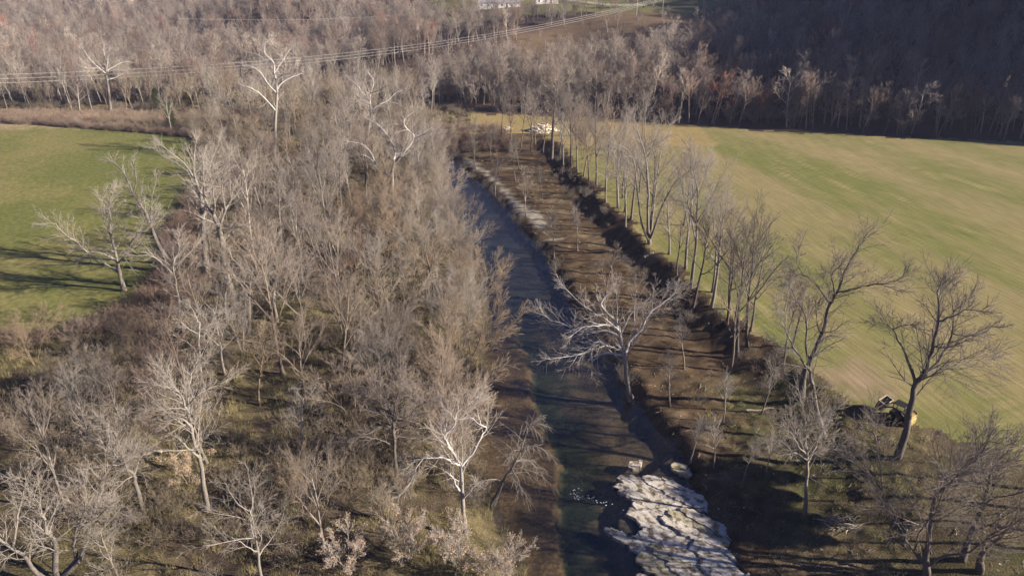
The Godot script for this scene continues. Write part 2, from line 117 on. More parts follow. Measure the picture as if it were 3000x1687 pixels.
class Buf:
	var v := PackedVector3Array()
	var n := PackedVector3Array()
	var c := PackedColorArray()
	var ix := PackedInt32Array()

	func tube(p: PackedVector3Array, r0: float, r1: float, sides: int, c0: Color, c1: Color, pw := 1.0, lump := 0.0) -> void:
		var m := p.size()
		var u := Vector3.ZERO
		var first := v.size()
		for k in m:
			var t: Vector3 = (p[mini(k + 1, m - 1)] - p[maxi(k - 1, 0)]).normalized()
			if u == Vector3.ZERO:
				u = t.cross(Vector3(0.31, 0.12, 0.94)).normalized()
			else:
				u = (u - t * u.dot(t)).normalized()
			var w := t.cross(u)
			var f := float(k) / (m - 1)
			var r := lerpf(r0, r1, pow(f, pw))
			var col := c0.lerp(c1, f)
			for s in sides:
				var a := TAU * s / sides
				var d := u * cos(a) + w * sin(a)
				var rr := r * (1.0 + lump * sin(a * 2.0 + k * 1.7) + lump * 0.7 * sin(k * 2.9 + s * 4.1))
				v.append(p[k] + d * rr)
				n.append(d)
				c.append(col)
		for k in m - 1:
			for s in sides:
				var a := first + k * sides + s
				var b := first + k * sides + (s + 1) % sides
				ix.append_array(PackedInt32Array([a, a + sides, b, b, a + sides, b + sides]))

	func twig(p: Vector3, q: Vector3, r: float, col: Color) -> void:
		var t := q - p
		var u := t.cross(Vector3(0.3, 0.2, 0.93)).normalized()
		var w := t.cross(u).normalized()
		var f := v.size()
		var a := u * -0.5 + w * 0.866
		var b := u * -0.5 - w * 0.866
		v.append_array(PackedVector3Array([p + u * r, p + a * r, p + b * r, q]))
		n.append_array(PackedVector3Array([u, a, b, t.normalized()]))
		c.append_array(PackedColorArray([col, col, col, col]))
		ix.append_array(PackedInt32Array([f, f + 3, f + 1, f + 1, f + 3, f + 2, f + 2, f + 3, f]))

	func tri(a: Vector3, b: Vector3, d: Vector3, col: Color) -> void:
		var nn := (d - a).cross(b - a).normalized()
		var f := v.size()
		v.append_array(PackedVector3Array([a, b, d]))
		n.append_array(PackedVector3Array([nn, nn, nn]))
		c.append_array(PackedColorArray([col, col, col]))
		ix.append_array(PackedInt32Array([f, f + 1, f + 2]))

	func quad(a: Vector3, b: Vector3, d: Vector3, e: Vector3, col: Color) -> void:
		tri(a, b, d, col)
		tri(a, d, e, col)

	func box(x: Transform3D, s: Vector3, col: Color, bev := 0.0) -> void:
		var h := s * 0.5
		var q := []
		for k in 8:
			q.append(Vector3(h.x if k & 1 else -h.x, h.y if k & 2 else -h.y, h.z if k & 4 else -h.z))
		for f in [[0, 2, 3, 1, Vector3.FORWARD], [4, 5, 7, 6, Vector3.BACK], [0, 4, 6, 2, Vector3.LEFT], [1, 3, 7, 5, Vector3.RIGHT], [2, 6, 7, 3, Vector3.UP], [0, 1, 5, 4, Vector3.DOWN]]:
			var p := []
			for k in 4:
				var w: Vector3 = q[f[k]]
				if bev > 0.0:
					var nn: Vector3 = f[4]
					w -= Vector3(signf(w.x) * bev * (1.0 - absf(nn.x)), signf(w.y) * bev * (1.0 - absf(nn.y)), signf(w.z) * bev * (1.0 - absf(nn.z)))
				p.append(x * w)
			var nw: Vector3 = x.basis * (f[4] as Vector3)
			if (p[2] - p[0]).cross(p[1] - p[0]).dot(nw) < 0.0:
				p.reverse()
			quad(p[0], p[1], p[2], p[3], col)
		if bev > 0.0:
			hull_edges(x, h, bev, col)

	func hull_edges(x: Transform3D, h: Vector3, b: float, col: Color) -> void:
		for ax in 3:
			var i := (ax + 1) % 3
			var j := (ax + 2) % 3
			for si in [-1.0, 1.0]:
				for sj in [-1.0, 1.0]:
					var p := []
					for e in [[-1.0, 0], [1.0, 0], [1.0, 1], [-1.0, 1]]:
						var w := Vector3.ZERO
						w[ax] = e[0] * (h[ax] - b)
						w[i] = si * (h[i] - (b if e[1] == 0 else 0.0))
						w[j] = sj * (h[j] - (0.0 if e[1] == 0 else b))
						p.append(x * w)
					var o := Vector3.ZERO
					o[i] = si
					o[j] = sj
					if (p[2] - p[0]).cross(p[1] - p[0]).dot(x.basis * o) < 0.0:
						p.reverse()
					quad(p[0], p[1], p[2], p[3], col)

	func mesh(mat: Material) -> ArrayMesh:
		var a := []
		a.resize(Mesh.ARRAY_MAX)
		a[Mesh.ARRAY_VERTEX] = v
		a[Mesh.ARRAY_NORMAL] = n
		a[Mesh.ARRAY_COLOR] = c
		a[Mesh.ARRAY_INDEX] = ix
		var me := ArrayMesh.new()
		me.add_surface_from_arrays(Mesh.PRIMITIVE_TRIANGLES, a)
		me.surface_set_material(0, mat)
		return me


func numbered(called: String) -> String:
	var k: int = used.get(called, -1) + 1
	used[called] = k
	return called if k == 0 else "%s_%03d" % [called, k]

func tag(o: Node, label: String, category: String, group := "") -> void:
	o.set_meta("label", label)
	o.set_meta("category", category)
	if group:
		o.set_meta("group", group)

func thing(called: String, at: Vector3, turn: float, label: String, category: String, group := "") -> Node3D:
	var o := Node3D.new()
	o.name = numbered(called)
	add_child(o)
	o.position = at
	o.rotation.y = turn
	tag(o, label, category, group)
	return o

func part(called: String, me: Mesh, parent: Node) -> MeshInstance3D:
	var o := MeshInstance3D.new()
	o.name = called if parent != self else numbered(called)
	o.mesh = me
	parent.add_child(o, true)
	return o

func structure(called: String, me: Mesh) -> MeshInstance3D:
	var o := part(called, me, self)
	o.set_meta("kind", "structure")
	return o

func noise_tex(freq: float, lo: float, hi: float, size := 512, kind := FastNoiseLite.TYPE_SIMPLEX_SMOOTH, sd := 1, oct := 4) -> NoiseTexture2D:
	var t := NoiseTexture2D.new()
	var n := FastNoiseLite.new()
	n.noise_type = kind
	n.frequency = freq
	n.seed = sd
	n.fractal_octaves = oct
	t.width = size
	t.height = size
	t.seamless = true
	t.noise = n
	var g := Gradient.new()
	g.set_color(0, Color(lo, lo, lo))
	g.set_color(1, Color(hi, hi, hi))
	t.color_ramp = g
	return t

func mat(key: String, tint := Color(1, 1, 1), rough := 0.9) -> StandardMaterial3D:
	if mats.has(key):
		return mats[key]
	var m := StandardMaterial3D.new()
	m.resource_name = key
	m.vertex_color_use_as_albedo = true
	m.albedo_color = tint.linear_to_srgb()
	m.roughness = rough
	m.metallic_specular = 0.25
	mats[key] = m
	return m

func pl(ds: Array, vs: Array, d: float) -> float:
	if d <= ds[0]:
		return vs[0]
	for k in range(1, ds.size()):
		if d <= ds[k]:
			return lerpf(vs[k - 1], vs[k], (d - ds[k - 1]) / (ds[k] - ds[k - 1]))
	return vs[-1]

func smooth(a: float, b: float, x: float) -> float:
	return smoothstep(a, b, x)

# ------------------------------------------------------------------ the lie of the land (d = metres ahead, x = metres to the right)
const WATER := -3.6
const LD := [30, 45, 52, 61, 77, 95, 110, 145, 186, 205]
const LX := [3.5, 1.5, -1.0, -4.2, -3.6, -4.0, -5.5, -13.3, -18.6, -26.0]
const RD := [30, 45, 52, 58, 64, 67, 73, 79, 89, 101, 110, 122, 132, 148, 163, 186, 205]
const RX := [19.5, 19.5, 18.5, 18.6, 18.3, 16.7, 14.8, 13.6, 11.3, 8.6, 7.9, 6.3, 2.6, -1.6, -6.7, -14.1, -21.0]
const SD := [30, 45, 52, 57, 61, 67, 74, 84, 90, 110, 200]
const SX := [4.9, 4.8, 4.5, 4.9, 5.5, 3.9, 2.7, 2.4, 0.7, -3.0, -22.0]
const GD := [38, 44.9, 48.6, 51.7, 54.5, 57.5, 61, 63]
const GX := [12.5, 11.2, 10.3, 9.9, 11.1, 13.3, 16.5, 19.0]
const FD := [30, 50, 64, 73, 84, 96, 119, 127, 160, 195, 212]
const FX := [27, 29, 30.5, 30, 26.7, 25.1, 20.3, 19.1, 13.6, 9.4, 6.0]
const ED := [30, 64, 84, 100, 200]
const EW := [15.0, 8.5, 5.0, 3.6, 3.0]
const MD := [82.5, 84.6, 90.8, 99.3, 120.7, 145.3, 161.2, 206.6, 215, 227]
const MX := [-72, -61, -58, -58, -66, -72, -74, -96, -120, -160]
const TXX := [-260, -120, -60, -9, 26, 59, 93, 119, 149, 220, 400]
const TDD := [420, 390, 300, 241, 235, 222, 210, 203, 199, 160, 145]

func toe(x: float) -> float:
	return pl(TXX, TDD, x)

func lay(x: float, d: float) -> Dictionary:
	return {"l": pl(LD, LX, d) + nb.get_noise_2d(d * 1.3, 7.0) * 1.2, "r": pl(RD, RX, d) + nb.get_noise_2d(d * 1.6, 90.0) * 1.0, "f": pl(FD, FX, d) + nb.get_noise_2d(d, 40.0) * 0.8, "w": pl(ED, EW, d) + 1.2 + nb.get_noise_2d(d * 2.4, 160.0) * 3.0}

func hill(x: float, d: float) -> float:
	var t := d - toe(x)
	if t <= 0.0:
		return 0.0
	var a := x / d
	var sl := lerpf(0.105, 0.30, smooth(0.30, 0.55, a))
	sl = lerpf(sl, 0.13, smooth(-0.05, -0.3, a))
	var h := sl * t * smooth(0.0, 30.0, t)
	var bench := 26.0 + maxf(t - 250.0, 0.0) * 0.02
	if a < 0.55:
		h = lerpf(minf(h, bench), h, smooth(0.42, 0.55, a)) if a > -0.15 else h
	h += 80.0 * smooth(0.0, 88.0, x - maxf(0.78 * d, 185.0)) * smooth(152.0, 186.0, d)  # unseen ridge right of the view, shaped to shade the hillside
	h += 16.0 * smooth(60.0, 0.0, Vector2(x + 150.0, d - 470.0).length())
	return minf(h, 230.0) + nb.get_noise_2d(x * 0.35, d * 0.35) * 5.0 * smooth(15.0, 90.0, t)

func ground(x: float, d: float) -> float:
	var q := lay(x, d)
	var l: float = q.l
	var r: float = q.r + nf.get_noise_2d(d * 5.0, 60.0) * 0.5
	var fade := smooth(214.0, 200.0, d)
	var y := 0.0
	var rough := nf.get_noise_2d(x * 2.0, d * 2.0)
	if x < l:
		var s := l - x
		y = lerpf(-3.9, -1.5, smooth(0.0, 5.5, s)) + 1.4 * smooth(4.0, 50.0, s) + rough * 0.22 * smooth(1.0, 6.0, s)
		if x < pl(MD, MX, d) and d > 82.0 and d < 232.0:
			y -= rough * 0.16
	elif x < r:
		var step := pl(SD, SX, d) + nf.get_noise_2d(d * 6.0, 3.0) * 0.5
		var bed := lerpf(-4.0, -4.75, smooth(step - 0.25, step + 0.25, x)) + nf.get_noise_2d(x * 3.0, d * 1.2) * 0.12
		var edge := minf(x - l, r - x)
		y = lerpf(-3.9, bed, smooth(0.0, 1.2, edge))
		if d < 63.0:
			y = lerpf(y, -3.86, smooth(-0.3, 0.5, x - pl(GD, GX, d)))
	else:
		var s := x - r
		var f: float = q.f
		var w: float = q.w
		y = lerpf(-3.9, -2.7, smooth(0.0, 2.6, s)) + 0.3 * smooth(3.0, 10.0, s)
		y = lerpf(y, 0.0, smooth(f - 0.5, f + w, x))
		y += (rough * 0.32 + nr.get_noise_2d(x * 7.0, d * 7.0) * 0.16) * (1.0 if x < f + w else 0.15)
	y = lerpf(rough * 0.1 - 0.3, y, fade)
	return y + hill(x, d)

func tint(a: Color, b: Color, f: float) -> Color:
	return a.lerp(b, clampf(f, 0.0, 1.0))

# 0 wood floor, 1 right field, 2 left field, 3 river bed, 4 hillside, 5 cleared bench
func zone(x: float, d: float) -> int:
	var q := lay(x, d)
	var j := nf.get_noise_2d(x * 1.5, d * 1.5)
	if d > toe(x) + 3.0 + j * 4.0:
		return 4
	if x > q.l and x < q.r and d < 207.0:
		return 3
	if x < pl(MD, MX, d) + j * 1.6 and d > 83.0 + j and d < 228.0 + j * 3.0:
		return 2
	if x > q.f + q.w + j * 1.5 and d > 62.0 - (x - 46.0) * 0.75 + j * 2.0:
		return 1
	if x >= q.r and d < 214.0 and d > 40.0:
		return 5
	if x > -14.0 and d > 200.0:
		return 1
	return 0

const BROWN := Color(0.135, 0.102, 0.070)
const OLIVE := Color(0.205, 0.170, 0.080)
const DARKSOIL := Color(0.058, 0.044, 0.036)
const TAN := Color(0.240, 0.198, 0.092)
const GREEN := Color(0.155, 0.158, 0.052)
const SAND := Color(0.46, 0.40, 0.31)

func colour(x: float, d: float, zn: int) -> Color:
	var a := nb.get_noise_2d(x * 0.9, d * 0.9)
	var b := nf.get_noise_2d(x * 2.2, d * 2.2)
	var cc := BROWN
	# rows of the hay field run along the river, a little left of ahead
	var al := d * 0.978 - x * 0.208
	var ac := x * 0.978 + d * 0.208
	match zn:
		0:
			cc = tint(BROWN, OLIVE, 0.35 + a * 1.6 + b * 0.8)
			cc = tint(cc, Color(0.21, 0.165, 0.10), b * 1.2 - 0.15)
			cc = tint(cc, DARKSOIL, -0.25 - a * 1.2 + nr.get_noise_2d(x, d) * 0.8)
			if d > 226.0 and x < -60.0:
				cc = tint(cc, Color(0.30, 0.21, 0.125), smooth(256.0, 240.0, d) + b)
			if d > 300.0 and d < 322.0 and x < -120.0:
				cc = tint(cc, Color(0.5, 0.45, 0.36), smooth(300.0, 306.0, d) * smooth(322.0, 316.0, d))
		1:
			var s := nb.get_noise_2d(ac * 2.2, al * 0.18)
			var s2 := nf.get_noise_2d(ac * 2.6, al * 0.25)
			cc = tint(TAN, GREEN, 0.48 + s * 1.3 + s2 * 0.7 + a * 0.6)
			cc = tint(cc, Color(0.33, 0.255, 0.13), s2 * 1.4 - 0.25)
			if d > 195.0 and x < 60.0:
				cc = tint(cc, Color(0.30, 0.22, 0.10), 0.75)
			# turned earth beside the loader
			var e := Vector2((x - 43.0) / 6.5, (d - 72.0) / 7.0).length() + b * 0.5
			cc = tint(cc, Color(0.27, 0.20, 0.125), 1.35 - e * 1.6)
		2:
			cc = tint(Color(0.180, 0.188, 0.058), Color(0.265, 0.235, 0.090), 0.35 + a * 1.4 + b * 0.6)
			cc = tint(cc, Color(0.40, 0.31, 0.18), smooth(216.0, 226.0, d + b * 8.0))
		3:
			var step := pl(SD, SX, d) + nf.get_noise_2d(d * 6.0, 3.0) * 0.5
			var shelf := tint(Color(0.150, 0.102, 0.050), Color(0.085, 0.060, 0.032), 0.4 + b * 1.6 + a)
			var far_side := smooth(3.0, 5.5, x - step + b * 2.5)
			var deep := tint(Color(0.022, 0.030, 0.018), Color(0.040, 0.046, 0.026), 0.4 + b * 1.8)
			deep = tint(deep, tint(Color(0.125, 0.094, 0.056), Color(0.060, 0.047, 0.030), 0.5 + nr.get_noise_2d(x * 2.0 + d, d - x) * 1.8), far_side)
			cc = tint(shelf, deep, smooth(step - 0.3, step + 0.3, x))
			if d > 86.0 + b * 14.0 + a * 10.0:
				cc = tint(Color(0.048, 0.046, 0.036), Color(0.030, 0.032, 0.026), 0.5 + b * 1.5)  # bed painted dark for the light lost in deeper water
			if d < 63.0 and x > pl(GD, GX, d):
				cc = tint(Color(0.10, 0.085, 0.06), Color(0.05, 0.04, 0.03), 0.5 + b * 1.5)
		4:
			cc = tint(Color(0.135, 0.092, 0.068), Color(0.085, 0.065, 0.052), 0.4 + a * 1.4 + b)
			var cut := d - (222.0 + (x + 186.0) * 0.727)
			if x > -10.0 and x < 150.0:
				cc = tint(cc, Color(0.215, 0.150, 0.088), smooth(-85.0, -60.0, cut) * smooth(45.0, 20.0, cut) * smooth(-10.0, 8.0, x) * 0.9 + b * 0.3)
			if d > 425.0 and x > -60.0 and x < 260.0:
				cc = tint(cc, tint(Color(0.16, 0.165, 0.06), Color(0.24, 0.20, 0.10), 0.4 + b), smooth(425.0, 440.0, d))
		5:
			cc = tint(Color(0.175, 0.120, 0.072), Color(0.115, 0.078, 0.050), 0.4 + b * 1.6 + a)
			cc = tint(cc, Color(0.27, 0.205, 0.125), nr.get_noise_2d(x * 1.6, d * 1.6) * 1.8 - 0.25)
			cc = tint(cc, Color(0.062, 0.048, 0.036), nr.get_noise_2d(x * 2.3 + 70.0, d * 2.3) * 1.8 - 0.35)
			if d < 76.0 + b * 6.0:
				cc = tint(cc, tint(Color(0.19, 0.145, 0.085), Color(0.110, 0.105, 0.046), 0.25 + a * 1.7 + b), smooth(22.0, 30.0, x + b * 3.0))
			# pale gravel bar along the far bank
			var gx := pl([128, 140, 150.5, 170, 190], [7.2, 4.9, 0.6, -4.5, -12.6], d)
			var gw := pl([132, 137, 145, 152, 170, 188, 196], [0.0, 1.7, 2.1, 1.0, 0.6, 1.2, 0.0], d)
			if gw > 0.0:
				cc = tint(cc, SAND, smooth(gw + 0.5, gw - 0.3, absf(x - gx) + b * 0.9))
			cc = tint(cc, SAND, smooth(1.0, 0.6, Vector2((x - 8.4) / 2.2, (d - 127.3) / 0.7).length() + b * 0.6))
	var m := 1.3
	if zn == 0 or zn == 5:
		m = 1.12
		m *= 1.0 + 0.55 * nr.get_noise_2d(x * 9.0, d * 9.0) + 0.25 * nr.get_noise_2d(x * 20.0, d * 20.0 + 400.0)
	return Color(cc.r * m, cc.g * m, cc.b * m)

func ground_mat(key: String, tx: Texture2D, sc: Vector3, dt: Texture2D, dsc: Vector3, bump: float) -> StandardMaterial3D:
	var m := mat(key, Color(1, 1, 1), 1.0)
	m.metallic_specular = 0.1
	m.albedo_texture = tx
	m.uv1_scale = sc
	m.detail_enabled = true
	m.detail_albedo = dt
	m.detail_blend_mode = BaseMaterial3D.BLEND_MODE_MUL
	m.detail_uv_layer = BaseMaterial3D.DETAIL_UV_2
	m.uv2_scale = dsc
	if bump > 0.0:
		m.heightmap_enabled = true
		m.heightmap_texture = tx
		m.heightmap_scale = bump
	return m

func make_land() -> void:
	var rows := PackedFloat32Array()
	var d := 26.0
	while d < 980.0:
		rows.append(d)
		d += maxf(0.5, d * 0.0074)
	var cols := PackedFloat32Array()
	var s := -1.25
	while s < 2.05:
		cols.append(s)
		s += 0.0075 if s > -0.82 and s < 0.82 else 0.035
	var nc := cols.size()
	var nrw := rows.size()
	var pos := PackedVector3Array()
	pos.resize(nc * nrw)
	for i in nrw:
		for j in nc:
			var x := cols[j] * rows[i]
			pos[i * nc + j] = Vector3(x, ground(x, rows[i]), -rows[i])
	print("heights ", Time.get_ticks_msec())
	var vs := []
	for z in 6:
		vs.append([PackedVector3Array(), PackedVector3Array(), PackedColorArray(), PackedVector2Array(), PackedVector2Array(), PackedInt32Array(), {}])
	for i in nrw - 1:
		for j in nc - 1:
			var a := i * nc + j
			var ctr := (pos[a] + pos[a + nc + 1]) * 0.5
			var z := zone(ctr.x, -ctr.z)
			var g: Array = vs[z]
			var quad := [a, a + 1, a + nc + 1, a + nc]
			var id := PackedInt32Array()
			for k in quad:
				if not g[6].has(k):
					g[6][k] = g[0].size()
					var p := pos[k]
					var ii: int = k / nc
					var jj: int = k % nc
					var ex := pos[ii * nc + mini(jj + 1, nc - 1)] - pos[ii * nc + maxi(jj - 1, 0)]
					var ez := pos[mini(ii + 1, nrw - 1) * nc + jj] - pos[maxi(ii - 1, 0) * nc + jj]
					g[0].append(p)
					g[1].append(ex.cross(ez).normalized())
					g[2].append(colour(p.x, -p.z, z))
					g[3].append(Vector2(-p.z * 0.978 - p.x * 0.208, p.x * 0.978 - p.z * 0.208))
					g[4].append(Vector2(p.x, p.z))
				id.append(g[6][k])
			g[5].append_array(PackedInt32Array([id[0], id[2], id[1], id[0], id[3], id[2]]))
	var litter := noise_tex(0.035, 0.60, 1.0, 1024, FastNoiseLite.TYPE_SIMPLEX_SMOOTH, 11, 5)
	var cell := noise_tex(0.06, 1.0, 0.66, 1024, FastNoiseLite.TYPE_CELLULAR, 12, 3)
	var grain := noise_tex(0.02, 0.74, 1.0, 1024, FastNoiseLite.TYPE_SIMPLEX_SMOOTH, 13, 5)
	var ms := [
		ground_mat("wood_floor", litter, Vector3(0.11, 0.11, 1), cell, Vector3(0.17, 0.17, 1), 8.0),
		ground_mat("hay", noise_tex(0.012, 0.80, 1.0, 1024, FastNoiseLite.TYPE_SIMPLEX_SMOOTH, 15, 6), Vector3(0.011, 0.13, 1), grain, Vector3(0.22, 0.22, 1), 3.0),
		ground_mat("meadow", grain, Vector3(0.035, 0.035, 1), litter, Vector3(0.19, 0.19, 1), 3.0),
		ground_mat("bed", grain, Vector3(0.09, 0.09, 1), cell, Vector3(0.05, 0.05, 1), 4.0),
		ground_mat("hill", litter, Vector3(0.05, 0.05, 1), cell, Vector3(0.09, 0.09, 1), 8.0),
		ground_mat("bench", litter, Vector3(0.12, 0.12, 1), cell, Vector3(0.2, 0.2, 1), 9.0)]
	var names := ["woodland_ground", "hay_field", "meadow", "river_bed", "hillside", "river_bench"]
	for z in 6:
		var g: Array = vs[z]
		var a := []
		a.resize(Mesh.ARRAY_MAX)
		a[Mesh.ARRAY_VERTEX] = g[0]
		a[Mesh.ARRAY_NORMAL] = g[1]
		a[Mesh.ARRAY_COLOR] = g[2]
		a[Mesh.ARRAY_TEX_UV] = g[3]
		a[Mesh.ARRAY_TEX_UV2] = g[4]
		a[Mesh.ARRAY_INDEX] = g[5]
		var me := ArrayMesh.new()
		me.add_surface_from_arrays(Mesh.PRIMITIVE_TRIANGLES, a)
		me.surface_set_material(0, ms[z])
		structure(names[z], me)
	# the country all round, below and beyond what is modelled closely
	var wide := Buf.new()
	wide.quad(Vector3(-6000, -9, -6000), Vector3(6000, -9, -6000), Vector3(6000, -9, 6000), Vector3(-6000, -9, 6000), Color(0.14, 0.12, 0.07))
	structure("ground", wide.mesh(mat("country", Color(1, 1, 1), 1.0)))
	print("land ", Time.get_ticks_msec())

func make_water() -> void:
	var b := Buf.new()
	var uv := PackedVector2Array()
	var prev := -1
	var d := 26.0
	while d < 212.0:
		var l := pl(LD, LX, d) - 2.5
		var r := pl(RD, RX, d) + 2.5
		for k in 13:
			var x := lerpf(l, r, k / 12.0)
			b.v.append(Vector3(x, WATER, -d))
			b.n.append(Vector3.UP)
			b.c.append(Color(1, 1, 1))
			uv.append(Vector2(x, d))
		if prev >= 0:
			for k in 12:
				var a := prev + k
				b.ix.append_array(PackedInt32Array([a, a + 13, a + 1, a + 1, a + 13, a + 14]))
		prev = b.v.size() - 13
		d += 2.0
	var a := []
	a.resize(Mesh.ARRAY_MAX)
	a[Mesh.ARRAY_VERTEX] = b.v
	a[Mesh.ARRAY_NORMAL] = b.n
	a[Mesh.ARRAY_TEX_UV] = uv
	a[Mesh.ARRAY_INDEX] = b.ix
	var me := ArrayMesh.new()
	me.add_surface_from_arrays(Mesh.PRIMITIVE_TRIANGLES, a)
	var m := StandardMaterial3D.new()
	m.resource_name = "river_water"
	m.transparency = BaseMaterial3D.TRANSPARENCY_ALPHA
	m.albedo_color = Color(0.10, 0.11, 0.09, 0.16)
	m.roughness = 0.06
	m.metallic_specular = 0.4
	m.heightmap_enabled = true
	m.heightmap_texture = noise_tex(0.02, 0.0, 1.0, 512, FastNoiseLite.TYPE_SIMPLEX_SMOOTH, 31, 4)
	m.heightmap_scale = 5.0
	m.uv1_scale = Vector3(0.13, 0.07, 1)
	me.surface_set_material(0, m)
	structure("river_water", me)

# ------------------------------------------------------------------ trees
const BARK := {
	"white": [Color(0.20, 0.17, 0.14), Color(0.74, 0.70, 0.64), Color(0.285, 0.25, 0.212)],
	"pale": [Color(0.22, 0.19, 0.155), Color(0.37, 0.335, 0.285), Color(0.25, 0.218, 0.182)],
	"grey": [Color(0.16, 0.14, 0.12), Color(0.27, 0.24, 0.205), Color(0.215, 0.187, 0.158)],
	"dark": [Color(0.14, 0.12, 0.10), Color(0.18, 0.155, 0.132), Color(0.165, 0.141, 0.12)],
	"brown": [Color(0.13, 0.105, 0.085), Color(0.19, 0.15, 0.122), Color(0.18, 0.138, 0.113)],
	"tan": [Color(0.19, 0.155, 0.115), Color(0.30, 0.25, 0.188), Color(0.25, 0.206, 0.152)]}

class Style:
	var n := [9, 7, 7, 6]         # children of trunk, limb, branch, branchlet
	var t0 := [0.45, 0.25, 0.2, 0.1]
	var ang := [0.75, 0.75, 0.7, 0.6]
	var ratio := [0.55, 0.5, 0.45, 0.55]
	var up := [0.02, 0.07, 0.04, 0.02]
	var wob := [0.10, 0.16, 0.2, 0.2]
	var seg := [7, 6, 4, 2]
	var sides := [8, 5, 3, 3]
	var twig := 0.0105
	var col: Array
	var last := 3
	var droop := 0.0

func rv() -> Vector3:
	return Vector3(rng.randf_range(-1, 1), rng.randf_range(-1, 1), rng.randf_range(-1, 1))

func along(p: PackedVector3Array, t: float) -> Vector3:
	var f := t * (p.size() - 1)
	var k := mini(int(f), p.size() - 2)
	return p[k].lerp(p[k + 1], f - k)

func spawn(bt: Buf, bc: Buf, p: PackedVector3Array, ln: float, r: float, r1: float, lv: int, s: Style, mul := 1.0) -> void:
	var cnt := int(round(s.n[lv] * mul * rng.randf_range(0.85, 1.15)))
	var az := rng.randf() * TAU
	for k in cnt:
		var t: float = lerpf(s.t0[lv], 1.0, (k + rng.randf()) / cnt)
		var o := along(p, t)
		var fw := (along(p, minf(t + 0.06, 1.0)) - along(p, maxf(t - 0.06, 0.0))).normalized()
		az += 2.4 + rng.randf_range(-0.5, 0.5)
		var u := fw.cross(Vector3(0.2, 0.1, 0.97)).normalized()
		var w := fw.cross(u)
		var an: float = s.ang[lv] * rng.randf_range(0.65, 1.3) * lerpf(1.1, 0.7, t)
		var dir := fw * cos(an) + (u * cos(az) + w * sin(az)) * sin(an)
		var cl: float = ln * s.ratio[lv] * lerpf(1.15, 0.6, t) * rng.randf_range(0.65, 1.2)
		if lv >= s.last:
			dir = (dir + Vector3.DOWN * s.droop).normalized()
			bc.twig(o, o + dir * cl, s.twig, s.col[2])
			continue
		var rr: float = lerpf(r, r1, t) * rng.randf_range(0.45, 0.68)
		rr = maxf(rr, s.twig * 1.25)
		branch(bt, bc, o, dir, cl, rr, lv + 1, s)

func branch(bt: Buf, bc: Buf, o: Vector3, dir: Vector3, ln: float, r: float, lv: int, s: Style) -> void:
	var p := PackedVector3Array([o])
	var sg: int = s.seg[lv]
	for k in sg:
		dir = (dir + rv() * s.wob[lv] + Vector3.UP * (s.up[lv] - s.droop * 0.3 * float(lv > 1))).normalized()
		o += dir * ln / sg
		p.append(o)
	var r1 := maxf(r * 0.32, s.twig * 0.9)
	var c0: Color = s.col[0] if lv == 0 else s.col[1] if lv == 1 else s.col[1].lerp(s.col[2], minf(1.0, 0.65 * (lv - 1)))
	var c1: Color = s.col[1] if lv == 0 else s.col[1].lerp(s.col[2], minf(1.0, 0.5 * lv))
	(bt if lv <= 1 else bc).tube(p, r, r1, s.sides[lv], c0, c1, 0.8)
	spawn(bt, bc, p, ln, r, r1, lv, s)
	if lv >= 2:
		bc.twig(o, o + dir * ln * 0.35, r1, s.col[2])

